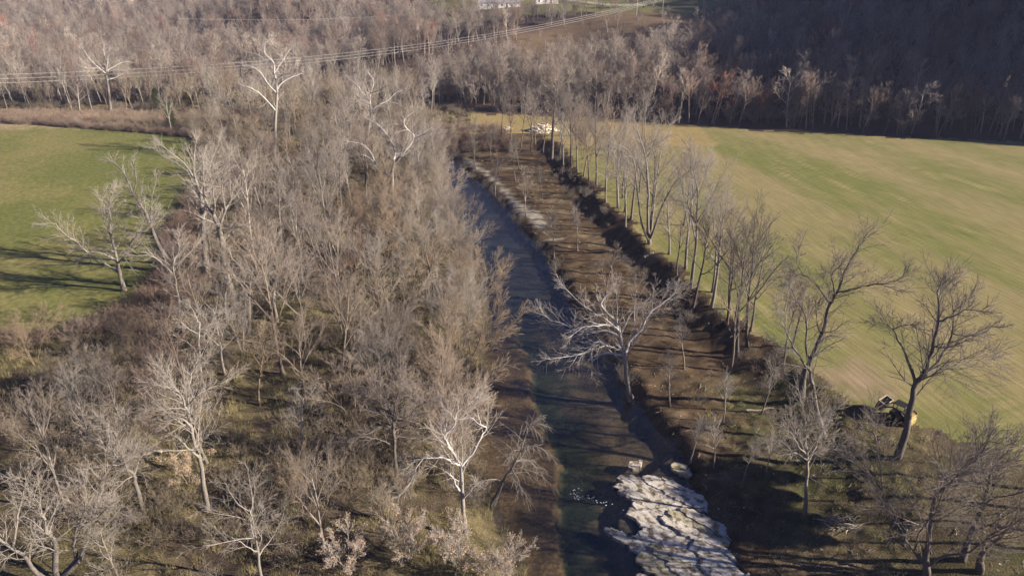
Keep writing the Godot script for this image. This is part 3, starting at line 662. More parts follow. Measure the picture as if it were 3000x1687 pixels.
func make_tree(kind: String, h: float, bark: String, far := false) -> Array:
	var s := Style.new()
	s.col = BARK[bark]
	var bt := Buf.new()
	var bc := Buf.new()
	var rad := h * 0.0155
	if far:
		s.n = [8, 6, 6, 5]
		s.sides = [5, 3, 3, 3]
		s.seg = [5, 3, 2, 2]
		s.twig = 0.019
	match kind:
		"vase":
			s.ang = [0.6, 0.6, 0.65, 0.6]
			s.ratio = [0.62, 0.48, 0.46, 0.55]
		"oak":
			s.ang = [1.05, 0.85, 0.75, 0.7]
			s.ratio = [0.55, 0.55, 0.5, 0.55]
			s.wob = [0.1, 0.28, 0.3, 0.25]
			s.t0 = [0.38, 0.25, 0.2, 0.1]
		"tall":
			s.n = [14, 6, 6, 6]
			s.t0 = [0.5, 0.2, 0.2, 0.1]
			s.ang = [0.75, 0.6, 0.6, 0.6]
			s.ratio = [0.37, 0.52, 0.5, 0.6]
			rad *= 0.8
		"bushy":
			s.n = [7, 9, 8, 6]
			s.t0 = [0.22, 0.15, 0.15, 0.1]
			s.ang = [0.65, 0.6, 0.6, 0.6]
			s.ratio = [0.75, 0.45, 0.45, 0.55]
			s.up = [0.02, 0.03, 0.03, 0.02]
			rad *= 0.8
		"shrub":
			s.seg = [4, 3, 2, 2]
			s.sides = [4, 3, 3, 3]
			s.n = [5, 4, 4, 4]
			s.t0 = [0.2, 0.15, 0.1, 0.1]
			s.last = 2
			s.ratio = [0.5, 0.45, 0.5, 0.5]
			s.twig = 0.009
	if kind == "bushy" or kind == "shrub":
		var stems := rng.randi_range(3, 5) if kind == "bushy" else 9
		s.n[0] = int(ceil(s.n[0] * 2.0 / stems)) if kind == "bushy" else s.n[0]
		for k in stems:
			var a := TAU * k / stems + rng.randf()
			var lean := rng.randf_range(0.12, 0.5) if kind == "bushy" else rng.randf_range(0.1, 0.8)
			var dir := Vector3(cos(a) * lean, 1, sin(a) * lean).normalized()
			var o := Vector3(cos(a), 0, sin(a)) * rad * (1.2 if kind == "bushy" else 3.0) + Vector3.DOWN * 0.3
			branch(bt, bc, o, dir, h * rng.randf_range(0.7, 0.95), rad * rng.randf_range(0.6, 0.95) if kind == "bushy" else 0.02, 0, s)
	else:
		var o := Vector3.DOWN * 0.4
		var lean := Vector3(rng.randf_range(-0.09, 0.09), 1, rng.randf_range(-0.09, 0.09)).normalized()
		branch(bt, bc, o, lean, h * 0.82, rad, 0, s)
		bt.tube(PackedVector3Array([o, o + lean * 1.0]), rad * 1.5, rad * 0.98, 7, s.col[0], s.col[0])
	return [bt, bc]

func catmull(q: PackedVector3Array, per: int) -> PackedVector3Array:
	var o := PackedVector3Array()
	for k in q.size() - 1:
		var a := q[maxi(k - 1, 0)]
		var e := q[mini(k + 2, q.size() - 1)]
		for j in per:
			o.append(q[k].cubic_interpolate(q[k + 1], a, e, float(j) / per))
	o.append(q[-1])
	return o

func make_hero(h: Array) -> Array:
	var s := Style.new()
	s.col = BARK[h[3]]
	s.n = [12, 15, 7, 6]
	s.t0 = [0.5, 0.22, 0.15, 0.1]
	s.ang = [0.8, 0.8, 0.75, 0.65]
	s.wob = [0.1, 0.3, 0.28, 0.22]
	s.ratio = [0.3, 0.44, 0.46, 0.5]
	if h[0] == "snag":
		s.droop = 1.3
		s.n = [10, 14, 8, 6]
	if h[3] == "dark":
		s.n = [12, 19, 9, 7]
		s.ratio = [0.3, 0.48, 0.48, 0.5]
	var bt := Buf.new()
	var bc := Buf.new()
	var first := true
	for l in h[4]:
		var q := PackedVector3Array()
		for k in (l.size() - 1) / 3:
			q.append(Vector3(l[1 + k * 3], l[2 + k * 3], l[3 + k * 3]))
		if first:
			q[0] = q[0] + Vector3.DOWN * 0.5
		var p := catmull(q, 3)
		for k in range(1, p.size()):
			p[k] += rv() * 0.07
		var ln := 0.0
		for k in p.size() - 1:
			ln += p[k].distance_to(p[k + 1])
		var low: bool = q[0].y < 1.5
		var r: float = l[0] * (1.0 if first else 0.85)
		var r1 := maxf(0.03, r * 0.10)
		bt.tube(p, r, r1, 8 if low else 6, s.col[0] if low else s.col[0].lerp(s.col[1], 0.75), s.col[1], 0.75, 0.05)
		if first:
			bt.tube(PackedVector3Array([q[0], q[0] + Vector3.UP * 0.9, p[2]]), r * 1.35, r * 0.9, 9, s.col[0], s.col[0], 0.6, 0.08)
		var mul := clampf(ln / 9.0, 0.5, 1.6)
		# short side branches carry the twigs
		spawn(bt, bc, p, clampf(ln, 3.0, 9.0) * (1.0 if not low else 1.1), r * 0.5, r1, 1, s, mul)
		var out := (p[-1] - p[-3]).normalized()
		for k in 3:
			branch(bt, bc, p[-1], (out + rv() * 0.55).normalized(), rng.randf_range(1.3, 2.5), r1, 2, s)
		first = false
	return [bt, bc]

var protos := {}
func plant(called: String, key: String, at: Vector3, turn: float, sc: Vector3, label: String, group: String, lean := Vector2.ZERO) -> Node3D:
	var pr: Array = protos[key]
	var o := thing(called, at, turn, label, "tree", group)
	o.scale = sc
	o.rotation.x = lean.x
	o.rotation.z = lean.y
	var k := rng.randi() % 4
	part("trunk", pr[0], o).material_override = mats["bark%d" % k]
	part("crown", pr[1], o).material_override = mats["twigs%d" % k]
	return o

func scatter(b: Mesh, spots: Array, called: String, parent: Node = self) -> MultiMeshInstance3D:
	var mm := MultiMesh.new()
	mm.transform_format = MultiMesh.TRANSFORM_3D
	mm.use_colors = true
	mm.mesh = b
	mm.instance_count = spots.size()
	for k in spots.size():
		mm.set_instance_transform(k, spots[k][0])
		mm.set_instance_color(k, spots[k][1])
	var o := MultiMeshInstance3D.new()
	o.name = numbered(called)
	o.multimesh = mm
	parent.add_child(o, true)
	return o

func joined(b: Array) -> Buf:
	var r := Buf.new()
	for q in b:
		var f := r.v.size()
		r.v.append_array(q.v)
		r.n.append_array(q.n)
		r.c.append_array(q.c)
		for k in q.ix:
			r.ix.append(k + f)
	return r

func spot(x: float, d: float, sc: float, tall := 1.0, col := Color(1, 1, 1), sink := 0.0) -> Array:
	var ba := Basis(Vector3.UP, rng.randf() * TAU).scaled(Vector3(sc, sc * tall, sc))
	return [Transform3D(ba, Vector3(x, ground(x, d) - sink, -d)), col]

# where in the picture a point falls, for telling trees apart in words
func seen(p: Vector3) -> Vector2:
	var q := p - Vector3(0, EYE, 0)
	var dep := -q.y * sin(PITCH) - q.z * cos(PITCH)
	var upw := q.y * cos(PITCH) - q.z * sin(PITCH)
	return Vector2(512.0 + 683.0 * q.x / dep, 287.5 - 683.0 * upw / dep)

# ------------------------------------------------------------------ things
const HERO_LABELS := {
	"river_syc": "white-limbed sycamore arching low over the water from the right bank",
	"syc_a": "tall white sycamore with crooked limbs rising behind the left wood near the river's far end",
	"syc_b": "white sycamore with wide snaking limbs in front of its taller white twin",
	"syc_c": "tall pale sycamore with dense upswept crown on the far side of the left wood",
	"field_edge": "pale three-limbed tree standing out against the left green field",
	"big_a": "stout pale tree with a long limb reaching left over the green field",
	"big_b": "stout pale fork-topped tree just right of its twin in the left wood",
	"lean_grey": "grey tree leaning left over the edge of the green field",
	"right_a": "big dark tree leaning right over the hay field beside the yellow loader",
	"right_b": "dark double-stemmed tree with a long bough reaching over the hay field",
	"right_c": "thin pale crooked stem just right of the dark double-stemmed tree's foot",
	"multi_syc": "pale clump of many upright stems on the bank beside the hay field",
	"big_back": "large grey spreading tree standing just in front of the pale stone pile",
	"fore_syc": "small white sycamore with a level limb on the near left river bank",
	"snag": "drooping grey tangle of twigs leaning out over the near river shallows",
	"mid_oak": "dark wide-armed tree on a straight trunk near the bottom centre of the wood",
	"corner_multi": "pale many-stemmed tree filling the lower left corner",
	"tall_pale": "tall pale trunk, patchy with white bark, behind the tan leafy bush lower left",
	"forked": "grey tree forking in a wide V right of the lower left corner clump",
	"lone_syc": "lone white sycamore with level arms behind the far edge of the green field",
	"slim": "slim fan-crowned tree beside the dark round shadow at lower right",
	"corner_a": "dark many-stemmed tree at the bottom right edge",
	"corner_b": "dark tree with upright stems just right of the bottom right many-stemmed tree",
	"corner_c": "brown tree slanting right in the lower right corner",
	"wood_a": "straight pale tree with a Y-shaped top in the middle of the left wood",
	"wood_b": "pale tree with curved double fork in the left wood",
	"wood_c": "pale lyre-shaped tree right of the curved double-forked tree",
	"wood_d": "grey narrow forked tree halfway between left field and river"}

func make_trees() -> void:
	var bark := mat("bark")
	bark.albedo_texture = noise_tex(0.03, 0.72, 1.0, 256, FastNoiseLite.TYPE_SIMPLEX_SMOOTH, 41, 4)
	bark.uv1_triplanar = true
	bark.uv1_scale = Vector3(0.9, 0.35, 0.9)
	var twig := mat("twigs")
	var tones := [Color(1, 1, 1), Color(0.76, 0.73, 0.73), Color(1.16, 1.14, 1.12), Color(0.92, 0.83, 0.76)]
	for k in 4:
		for base in [bark, twig]:
			var v: StandardMaterial3D = base.duplicate()
			v.albedo_color = Color(minf(tones[k].r, 1.0), minf(tones[k].g, 1.0), minf(tones[k].b, 1.0)).linear_to_srgb() if k != 2 else Color(1, 1, 1)
			if k == 2:
				v.albedo_texture = null
			mats[base.resource_name + str(k)] = v
	for h in HEROES:
		rng.seed = hash(h[0])
		var b := make_hero(h)
		var y := ground(h[1], -h[2])
		var nm := "sycamore_tree" if h[3] == "white" else "leaning_snag" if h[0] == "snag" else "bare_tree"
		var o := thing(nm, Vector3(h[1], y, h[2]), 0.0, HERO_LABELS[h[0]], "tree")
		part("trunk", b[0].mesh(bark), o)
		part("crown", b[1].mesh(twig), o)
	print("heroes ", Time.get_ticks_msec())
	rng.seed = 77
	var kinds := {}
	for k in [["vase", 17.0, "pale"], ["vase", 18.0, "grey"], ["vase", 18.0, "white"], ["vase", 15.0, "tan"], ["oak", 15.0, "grey"], ["oak", 16.0, "dark"], ["oak", 15.0, "pale"], ["tall", 19.0, "pale"], ["tall", 18.0, "grey"], ["tall", 16.0, "brown"], ["bushy", 11.0, "tan"], ["bushy", 10.0, "pale"], ["bushy", 11.0, "grey"], ["bushy", 9.0, "brown"]]:
		var b := make_tree(k[0], k[1], k[2])
		protos[k[0] + "_" + k[2]] = [b[0].mesh(bark), b[1].mesh(twig)]
		kinds[k[0] + "_" + k[2]] = k
	print("protos ", Time.get_ticks_msec())

	# every place where a tree stands: [x, d, kind, scale, zone words]
	var taken := []
	for h in HEROES:
		taken.append(Vector2(h[1], -h[2]))
	var spots := []
	# the row along the hay field
	for r in [[16.4, 168.0, "vase_pale", 0.95], [18.5, 160.0, "oak_grey", 1.0], [21.6, 151.3, "vase_grey", 1.0], [20.5, 143.0, "oak_pale", 0.9], [23.5, 136.0, "oak_pale", 0.95], [22.5, 128.0, "vase_pale", 0.85], [28.0, 112.8, "oak_grey", 0.95], [27.5, 104.0, "oak_grey", 0.8], [27.7, 93.5, "oak_dark", 1.05], [30.1, 92.2, "vase_grey", 1.0], [31.5, 97.0, "vase_pale", 0.85], [29.1, 77.6, "vase_pale", 0.8], [30.7, 80.2, "vase_grey", 0.9], [32.2, 81.3, "vase_grey", 0.95], [35.2, 76.0, "tall_grey", 0.65], [13.6, 178.0, "vase_pale", 0.8], [9.0, 196.0, "tall_pale", 0.9], [5.6, 198.0, "vase_pale", 0.95], [2.6, 203.0, "tall_grey", 0.95], [7.0, 205.0, "oak_pale", 0.8], [0.0, 200.0, "vase_pale", 0.8], [-3.5, 207.0, "tall_grey", 0.9], [14.5, 204.0, "oak_grey", 0.8], [20.0, 196.0, "bushy_grey", 0.9], [19.0, 180.0, "bushy_grey", 0.8], [34.0, 128.0, "vase_grey", 0.8], [26.0, 170.0, "oak_pale", 0.75], [31.0, 188.0, "vase_pale", 0.7], [39.0, 205.0, "vase_grey", 0.75], [29.0, 150.0, "vase_grey", 0.8], [26.5, 122.0, "vase_grey", 1.05], [29.5, 106.5, "vase_pale", 1.05], [31.0, 87.0, "oak_dark", 0.95], [28.6, 99.0, "vase_grey", 1.1], [33.6, 84.5, "oak_grey", 0.9], [24.2, 131.5, "vase_pale", 1.1], [22.6, 139.0, "vase_grey", 1.1], [24.6, 146.0, "oak_grey", 1.0], [19.8, 155.5, "vase_pale", 1.05], [17.6, 163.5, "oak_pale", 1.0], [15.2, 172.0, "vase_grey", 1.0], [13.0, 184.0, "oak_grey", 1.1], [16.5, 187.0, "vase_grey", 0.9], [37.5, 79.5, "oak_dark", 0.75], [32.6, 91.0, "vase_grey", 0.95]]:
		spots.append([r[0], r[1], r[2], r[3]])
		taken.append(Vector2(r[0], r[1]))
	# slender young trees on the bench
	for r in [[8.0, 118.0, 0.62], [3.0, 140.0, 0.6], [12.5, 121.0, 0.6], [-4.0, 158.0, 0.55], [1.0, 166.0, 0.6], [-9.5, 178.0, 0.6], [7.0, 150.0, 0.5], [15.5, 102.0, 0.55], [18.6, 92.0, 0.5], [23.0, 78.0, 0.5], [-6.0, 188.0, 0.6], [-11.0, 196.0, 0.65], [2.0, 178.0, 0.55], [25.0, 66.5, 0.45], [21.8, 58.5, 0.42], [26.8, 57.0, 0.4], [23.7, 55.4, 0.42], [19.6, 60.0, 0.42], [30.0, 68.0, 0.5], [19.5, 70.0, 0.45]]:
		spots.append([r[0], r[1], ["tall_pale", "tall_grey", "vase_pale"][int(r[1]) % 3], r[2]])
		taken.append(Vector2(r[0], r[1]))
	# beyond the right edge of the view: their shadows stripe the lower right
	for r in [[50.0, 38.0, "tall_pale", 0.9]]:
		spots.append([r[0], r[1], r[2], r[3]])
		taken.append(Vector2(r[0], r[1]))
	# low trees crowding the left bank and leaning out over the water
	var bd := 58.0
	while bd < 196.0:
		var bx := pl(LD, LX, bd) - rng.randf_range(1.4, 3.6)
		spots.append([bx, bd, ["bushy_tan", "bushy_pale", "bushy_grey", "bushy_pale"][rng.randi() % 4], rng.randf_range(0.7, 1.05)])
		taken.append(Vector2(bx, bd))
		bd += rng.randf_range(3.2, 5.6) + bd * 0.008
	# the left wood
	var tries := 0
	while tries < 5200:
		tries += 1
		var d := 36.0 + 200.0 * sqrt(rng.randf())
		var x := rng.randf_range(-0.95 * d, -3.0)
		if tries > 4200:
			d = rng.randf_range(225.0, 262.0)
			x = rng.randf_range(-0.9 * d, -10.0)
		if x > pl(LD, LX, d) - 1.6 or zone(x, d) == 2:
			continue
		var thicket := d > 57.0 and d < 93.0 and x < -43.0
		if thicket and d > 80.0:
			continue
		if d > 214.0 and d < 243.0 and x < -95.0:
			continue
		var gap := 4.6 + 1.4 * smooth(26.0, 8.0, x - pl(MD, MX, d)) * smooth(70.0, 85.0, d) + 1.6 * nb.get_noise_2d(x * 1.2 + 500.0, d * 1.2) + d * 0.004
		var ok := true
		for t in taken:
			if absf(t.x - x) < gap and absf(t.y - d) < gap and t.distance_to(Vector2(x, d)) < gap:
				ok = false
				break
		if not ok:
			continue
		taken.append(Vector2(x, d))
		var river := pl(LD, LX, d) - x
		var u := rng.randf()
		var key := ""
		if river < 16.0 and d < 140.0:
			key = ["bushy_tan", "bushy_pale", "bushy_grey", "vase_tan", "bushy_tan"][int(u * 5.0)]
		elif d > 195.0:
			key = ["vase_pale", "vase_tan", "oak_pale", "vase_pale", "tall_pale", "bushy_tan", "vase_tan"][int(u * 7.0)]
		else:
			key = ["vase_pale", "vase_grey", "vase_tan", "oak_grey", "oak_pale", "tall_pale", "tall_grey", "bushy_tan", "bushy_grey", "bushy_brown", "tall_brown", "oak_dark"][int(u * 12.0)]
		var sc := rng.randf_range(0.72, 1.05)
		if thicket:
			key = ["bushy_brown", "bushy_grey", "bushy_tan"][rng.randi() % 3]
			sc *= 0.6
		if d < 62.0:
			sc *= 0.72
		if zone(x - 3.0, d) == 2:
			if d < 150.0:
				continue
			sc *= 0.8
		elif zone(x - 9.0, d) == 2:
			sc *= 0.75
		spots.append([x, d, key, sc])
	print("tree spots ", spots.size())
	# the largest in view stand on their own; the rest, deeper in the wood, are one mass
	var order := []
	for s in spots:
		var p := Vector3(s[0], ground(s[0], s[1]), -s[1])
		s.append(p)
		order.append(s)
	order.sort_custom(func(a, b): return a[1] / a[3] < b[1] / b[3])
	var marks := [["the white-limbed river sycamore", Vector3(15, 3, -73)], ["the stone pile", Vector3(9.7, 1, -216)], ["the yellow loader", Vector3(43.4, 1, -63.6)], ["the limestone ledge", Vector3(15, -3.4, -52)], ["the three-limbed field tree", Vector3(-61.5, 6, -97.8)], ["the lower left corner", Vector3(-41, 0, -42)], ["the drooping snag", Vector3(-1, 2, -53.7)], ["the dark wide-armed tree", Vector3(-11.9, 5, -55.4)], ["the crooked white sycamores", Vector3(-33, 10, -165)], ["the many-stemmed bank clump", Vector3(25.4, 8, -117.8)], ["the lone white sycamore", Vector3(-141, 10, -244)], ["the Y-topped pale tree", Vector3(-45.3, 7, -82.4)], ["the green field's far corner", Vector3(-100, 1, -206)], ["the lower right corner", Vector3(43, 0, -42)]]
	var spoken := {}
	var rest := {}
	var ords := ["nearest", "second nearest", "third nearest", "fourth nearest", "fifth nearest", "sixth nearest", "seventh nearest", "eighth nearest", "ninth nearest", "tenth nearest", "eleventh nearest", "twelfth nearest", "thirteenth nearest", "fourteenth nearest", "fifteenth nearest", "sixteenth nearest"]
	var words := {"vase": "upswept", "oak": "crooked spreading", "tall": "tall slender", "bushy": "low bushy"}
	var alone := []
	for k in order.size():
		var s: Array = order[k]
		if k < 270:
			var me := seen(s[4] + Vector3.UP * 6.0)
			var best := 0
			for m in marks.size():
				if seen(marks[m][1]).distance_to(me) < seen(marks[best][1]).distance_to(me):
					best = m
			var dv := me - seen(marks[best][1])
			var side := "left" if dv.x < 0 else "right"
			var where := ("above" if dv.y < 0 else "below") if absf(dv.x) < absf(dv.y) * 0.45 else side if absf(dv.y) < absf(dv.x) * 0.45 else ("upper " if dv.y < 0 else "lower ") + side
			alone.append([s, best, where, dv.length()])
		else:
			if not rest.has(s[2]):
				rest[s[2]] = []
			var v := rng.randf_range(0.85, 1.15)
			var ba := Basis(Vector3.UP, rng.randf() * TAU).scaled(Vector3.ONE * s[3])
			rest[s[2]].append([Transform3D(ba, s[4]), Color(v, v * rng.randf_range(0.97, 1.02), v * rng.randf_range(0.92, 1.02))])
	alone.sort_custom(func(a, b): return a[3] < b[3])
	for a in alone:
		var s: Array = a[0]
		var kw: PackedStringArray = s[2].split("_")
		var key := "%s %s bare tree|%s|%d" % [words[kw[0]], kw[1], a[2], a[1]]
		spoken[key] = spoken.get(key, -1) + 1
		var wh: String = {"above": "above", "below": "below", "left": "left of", "right": "right of"}.get(a[2], "%s of" % a[2])
		var label := "%s %s bare tree, %s %s %s" % [words[kw[0]], kw[1], ords[mini(spoken[key], 15)], wh, marks[a[1]][0]]
		var v := rng.randf_range(0.9, 1.1)
		plant("bare_tree", s[2], s[4], rng.randf() * TAU, Vector3(s[3], s[3] * v, s[3]), label, "bare trees of the river wood", Vector2(rng.randf_range(-0.06, 0.06), rng.randf_range(-0.06, 0.06)))
	var wood := Node3D.new()
	wood.name = "deeper_wood"
	wood.set_meta("kind", "stuff")
	tag(wood, "grey mass of bare trees deeper in the valley wood", "wood")
	add_child(wood)
	for key in rest:
		var pr: Array = protos[key]
		scatter(pr[0], rest[key], "trunk", wood)
		scatter(pr[1], rest[key], "crown", wood)
	print("wood ", Time.get_ticks_msec())

func make_far_wood() -> void:
	rng.seed = 99
	var twig := mat("twigs")
	var far := Node3D.new()
	far.name = "hillside_wood"
	far.set_meta("kind", "stuff")
	tag(far, "bare winter wood covering the hillsides behind the valley", "wood")
	add_child(far)
	var vs := []
	for k in [["vase", 16.0, "grey"], ["oak", 16.0, "pale"], ["oak", 14.0, "grey"], ["vase", 15.0, "brown"], ["tall", 18.0, "pale"], ["bushy", 8.0, "grey"]]:
		var b := make_tree(k[0], k[1], k[2], true)
		vs.append([joined(b).mesh(twig), []])
	var n := 0
	for t in 26000:
		var d := 196.0 + 560.0 * pow(rng.randf(), 1.3)
		var a := rng.randf_range(-0.86, 0.95)
		if t > 22500:
			d = rng.randf_range(185.0, 330.0)
			a = rng.randf_range(0.8, 1.5)
		var x := a * d
		var tt := d - toe(x)
		if rng.randf() > d / 560.0 + 0.12:
			continue
		if x < -20.0 and d > 262.0:
			if d > 298.0 and d < 324.0 and x < -110.0 and rng.randf() < 0.93:
				continue
		elif tt < 3.0 + rng.randf() * 5.0:
			continue
		# the wire line's cut and the clearing at the top
		var cut := d - (222.0 + (x + 186.0) * 0.727)
		var low := 1.0
		if x > 2.0 and x < 130.0 and cut > -80.0 and cut < 26.0:
			if rng.randf() < 0.93:
				continue
			low = 0.6
		elif x > -110.0 and x < 130.0 and cut > -16.0 and cut < 14.0:
			continue
		elif x > -110.0 and x < 130.0 and cut > -60.0 and cut < 0.0:
			low = 0.62
		if x > -45.0 and x < 50.0 and d > 380.0 and d < 462.0 and rng.randf() < 0.5:
			continue
		if d > 430.0 and x > -60.0 and x < 235.0 and rng.randf() < 0.965:
			continue
		var g := nb.get_noise_2d(x * 0.6 + 900.0, d * 0.6)
		var k := rng.randi() % 6
		var col := Color(0.90, 0.86, 0.84)
		if g > 0.22 and rng.randf() < 0.5:
			col = Color(0.85, 0.70, 0.65)
		if rng.randf() < 0.09:
			col = Color(1.45, 1.4, 1.36)
		if rng.randf() < 0.006:
			col = Color(1.1, 0.60, 0.50)
		var v := rng.randf_range(0.75, 1.2)
		vs[k][1].append(spot(x, d, low * rng.randf_range(0.7, 1.1), rng.randf_range(0.85, 1.15), Color(col.r * v, col.g * v, col.b * v), 0.2))
		n += 1
	for k in 6:
		scatter(vs[k][0], vs[k][1], "trees", far)
	print("far wood ", n, " ", Time.get_ticks_msec())

func make_brush() -> void:
	rng.seed = 123
	var twig := mat("twigs")
	var brush := Node3D.new()
	brush.name = "undergrowth"
	brush.set_meta("kind", "stuff")
	tag(brush, "tangled leafless undergrowth on the woodland floor", "undergrowth")
	add_child(brush)
	var sets := []
	for k in [["tan", 2.6], ["brown", 2.2], ["grey", 3.2]]:
		var b := make_tree("shrub", k[1], k[0])
		sets.append([joined(b).mesh(twig), []])
	# dry grass and weeds
	var gb := Buf.new()
	for k in 46:
		var p := Vector3(rng.randf_range(-0.45, 0.45), -0.05, rng.randf_range(-0.45, 0.45))
		var tip := p + Vector3(rng.randf_range(-0.3, 0.3), rng.randf_range(0.35, 0.9), rng.randf_range(-0.3, 0.3))
		gb.twig(p, tip, 0.014, Color(0.34, 0.27, 0.16).lerp(Color(0.22, 0.20, 0.09), rng.randf()))
	var grass := [gb.mesh(twig), []]
	for t in 30000:
		var d := 36.0 + 225.0 * pow(rng.randf(), 0.8)
		var x := rng.randf_range(-0.9 * d, minf(0.8 * d, 60.0))
		var z := zone(x, d)
		if z == 1 or z == 2 or z == 3:
			continue
		var g := nb.get_noise_2d(x * 1.4, d * 1.4)
		var v := rng.randf_range(0.8, 1.15)
		if z == 0:
			v *= 0.74
			if rng.randf() < 0.18 + g * 0.7:
				var k := 0 if g > 0.05 else rng.randi() % 3
				sets[k][1].append(spot(x, d, rng.randf_range(0.5, 1.15), rng.randf_range(0.7, 1.2), Color(v, v * 0.97, v * 0.93)))
			elif rng.randf() < 0.5:
				grass[1].append(spot(x, d, rng.randf_range(0.7, 1.5), rng.randf_range(0.5, 1.1), Color(v, v, v * 0.9)))
		elif z == 5:
			var q := lay(x, d)
			var ridge: bool = x > q.f - 2.0 and x < q.f + q.w
			if d < 72.0:
				if x > 22.0 and rng.randf() < 0.75:
					grass[1].append(spot(x, d, rng.randf_range(0.5, 1.1), rng.randf_range(0.3, 0.7), Color(v * 0.8, v * 0.8, v * 0.75)))
				if rng.randf() < 0.05:
					sets[rng.randi() % 3][1].append(spot(x, d, rng.randf_range(0.3, 0.8), 1.0, Color(0.75, 0.72, 0.70)))
			elif ridge and rng.randf() < 0.13 + g * 0.4 or x < q.r + 1.2 and rng.randf() < 0.28:
				sets[1 + rng.randi() % 2][1].append(spot(x, d, rng.randf_range(0.3, 0.85), 1.0, Color(v * 0.74, v * 0.72, v * 0.69)))
			elif rng.randf() < 0.02:
				sets[rng.randi() % 3][1].append(spot(x, d, rng.randf_range(0.25, 0.7), 1.0, Color(v * 0.8, v * 0.76, v * 0.74)))
			elif rng.randf() < 0.16 + g * 0.6:
				grass[1].append(spot(x, d, rng.randf_range(0.35, 0.9), rng.randf_range(0.35, 0.8), Color(v * 0.85, v * 0.8, v * 0.72)))
	# thickets along the edges of the green field and the river's far end
	for t in 2600:
		var d := rng.randf_range(80.0, 236.0)
		var x := pl(MD, MX, d) + rng.randf_range(-0.5, 9.0)
		if t > 1500:
			x = rng.randf_range(-190.0, -85.0)
			d = rng.randf_range(227.0, 246.0)
		elif t > 1100:
			d = rng.randf_range(198.0, 222.0)
			x = rng.randf_range(-45.0, 0.0)
		if zone(x, d) == 2:
			continue
		var v := rng.randf_range(0.8, 1.1)
		sets[1 if t < 1500 else rng.randi() % 2][1].append(spot(x, d, rng.randf_range(0.6, 1.3), 1.0, Color(v, v * 0.9, v * 0.86)))
	var count := 0
	for s in sets:
		scatter(s[0], s[1], "brush", brush)
		count += s[1].size()
	var weeds := scatter(grass[0], grass[1], "dry_grass")
	weeds.set_meta("kind", "stuff")
	tag(weeds, "dry tan grass and weeds on the wood floor and river margin", "grass")
	print("brush ", count, " grass ", grass[1].size(), " ", Time.get_ticks_msec())

	# tan leaves still hanging on shrubs near the camera
	var i := 0
	for r in [[-4.7, 43.5, 5.5, "large pink-tan shrub with clinging leaves at the bottom centre edge"], [-9.0, 44.5, 4.8, "orange-leaved shrub left of the large pink-tan bottom centre shrub"], [-1.0, 42.5, 4.6, "pinkish shrub with clinging leaves beside the river at the bottom edge"], [-32.3, 53.5, 4.0, "bright tan leafy bush among grey trees at lower left"], [-14.0, 43.0, 4.2, "dull tan leafy shrub near the bottom edge, left of the orange-leaved one"], [8.3, 41.5, 3.2, "twiggy grey shrub rising from the bottom edge in front of the river"]]:
		rng.seed = 300 + i
		var b := make_tree("bushy", r[2], "pale" if i != 3 else "tan")
		var at := Vector3(r[0], ground(r[0], r[1]), -r[1])
		var o := thing("leafy_shrub", at, 0.0, r[3], "shrub")
		part("stems", b[0].mesh(mat("bark")), o)
		part("twigs", b[1].mesh(twig), o)
		if i != 5:
			var lf := Buf.new()
			var src: PackedVector3Array = b[1].v
			var cs := [Color(0.54, 0.36, 0.23), Color(0.48, 0.34, 0.27), Color(0.56, 0.35, 0.19)]
			for k in 1500:
				var p := src[rng.randi() % src.size()] + rv() * 0.22
				var e := rv().normalized() * rng.randf_range(0.05, 0.10)
				var w := e.cross(rv()).normalized() * 0.028
				lf.tri(p + w, p + e, p - w, cs[rng.randi() % 3])
				lf.tri(p - w, p + e, p + w * 0.2 + Vector3.DOWN * 0.02, cs[rng.randi() % 3])
			part("leaves", lf.mesh(twig), o)
		i += 1

func slab(pts: PackedVector2Array, thick: float, col: Color, bump := 0.03) -> Buf:
	var b := Buf.new()
	var m := pts.size()
	var ctr := Vector2.ZERO
	for p in pts:
		ctr += p / m
	var rings := []
	for e in [[1.0, -thick], [1.01, -thick * 0.3], [0.985, -0.02], [0.95, 0.0], [0.5, 0.0]]:
		var ring := []
		for k in m:
			var q: Vector2 = ctr + (pts[k] - ctr) * e[0]
			ring.append(Vector3(q.x, e[1] + (rng.randf_range(-bump, bump) if e[0] < 1.0 else 0.0), q.y))
		rings.append(ring)
	for j in rings.size() - 1:
		for k in m:
			var v := rng.randf_range(0.86, 1.08)
			var cc := Color(col.r * v, col.g * v, col.b * v)
			b.quad(rings[j][k], rings[j + 1][k], rings[j + 1][(k + 1) % m], rings[j][(k + 1) % m], cc)
	for k in m:
		b.tri(rings[-1][k], Vector3(ctr.x, rng.randf_range(-bump, bump), ctr.y), rings[-1][(k + 1) % m], col)
	return b

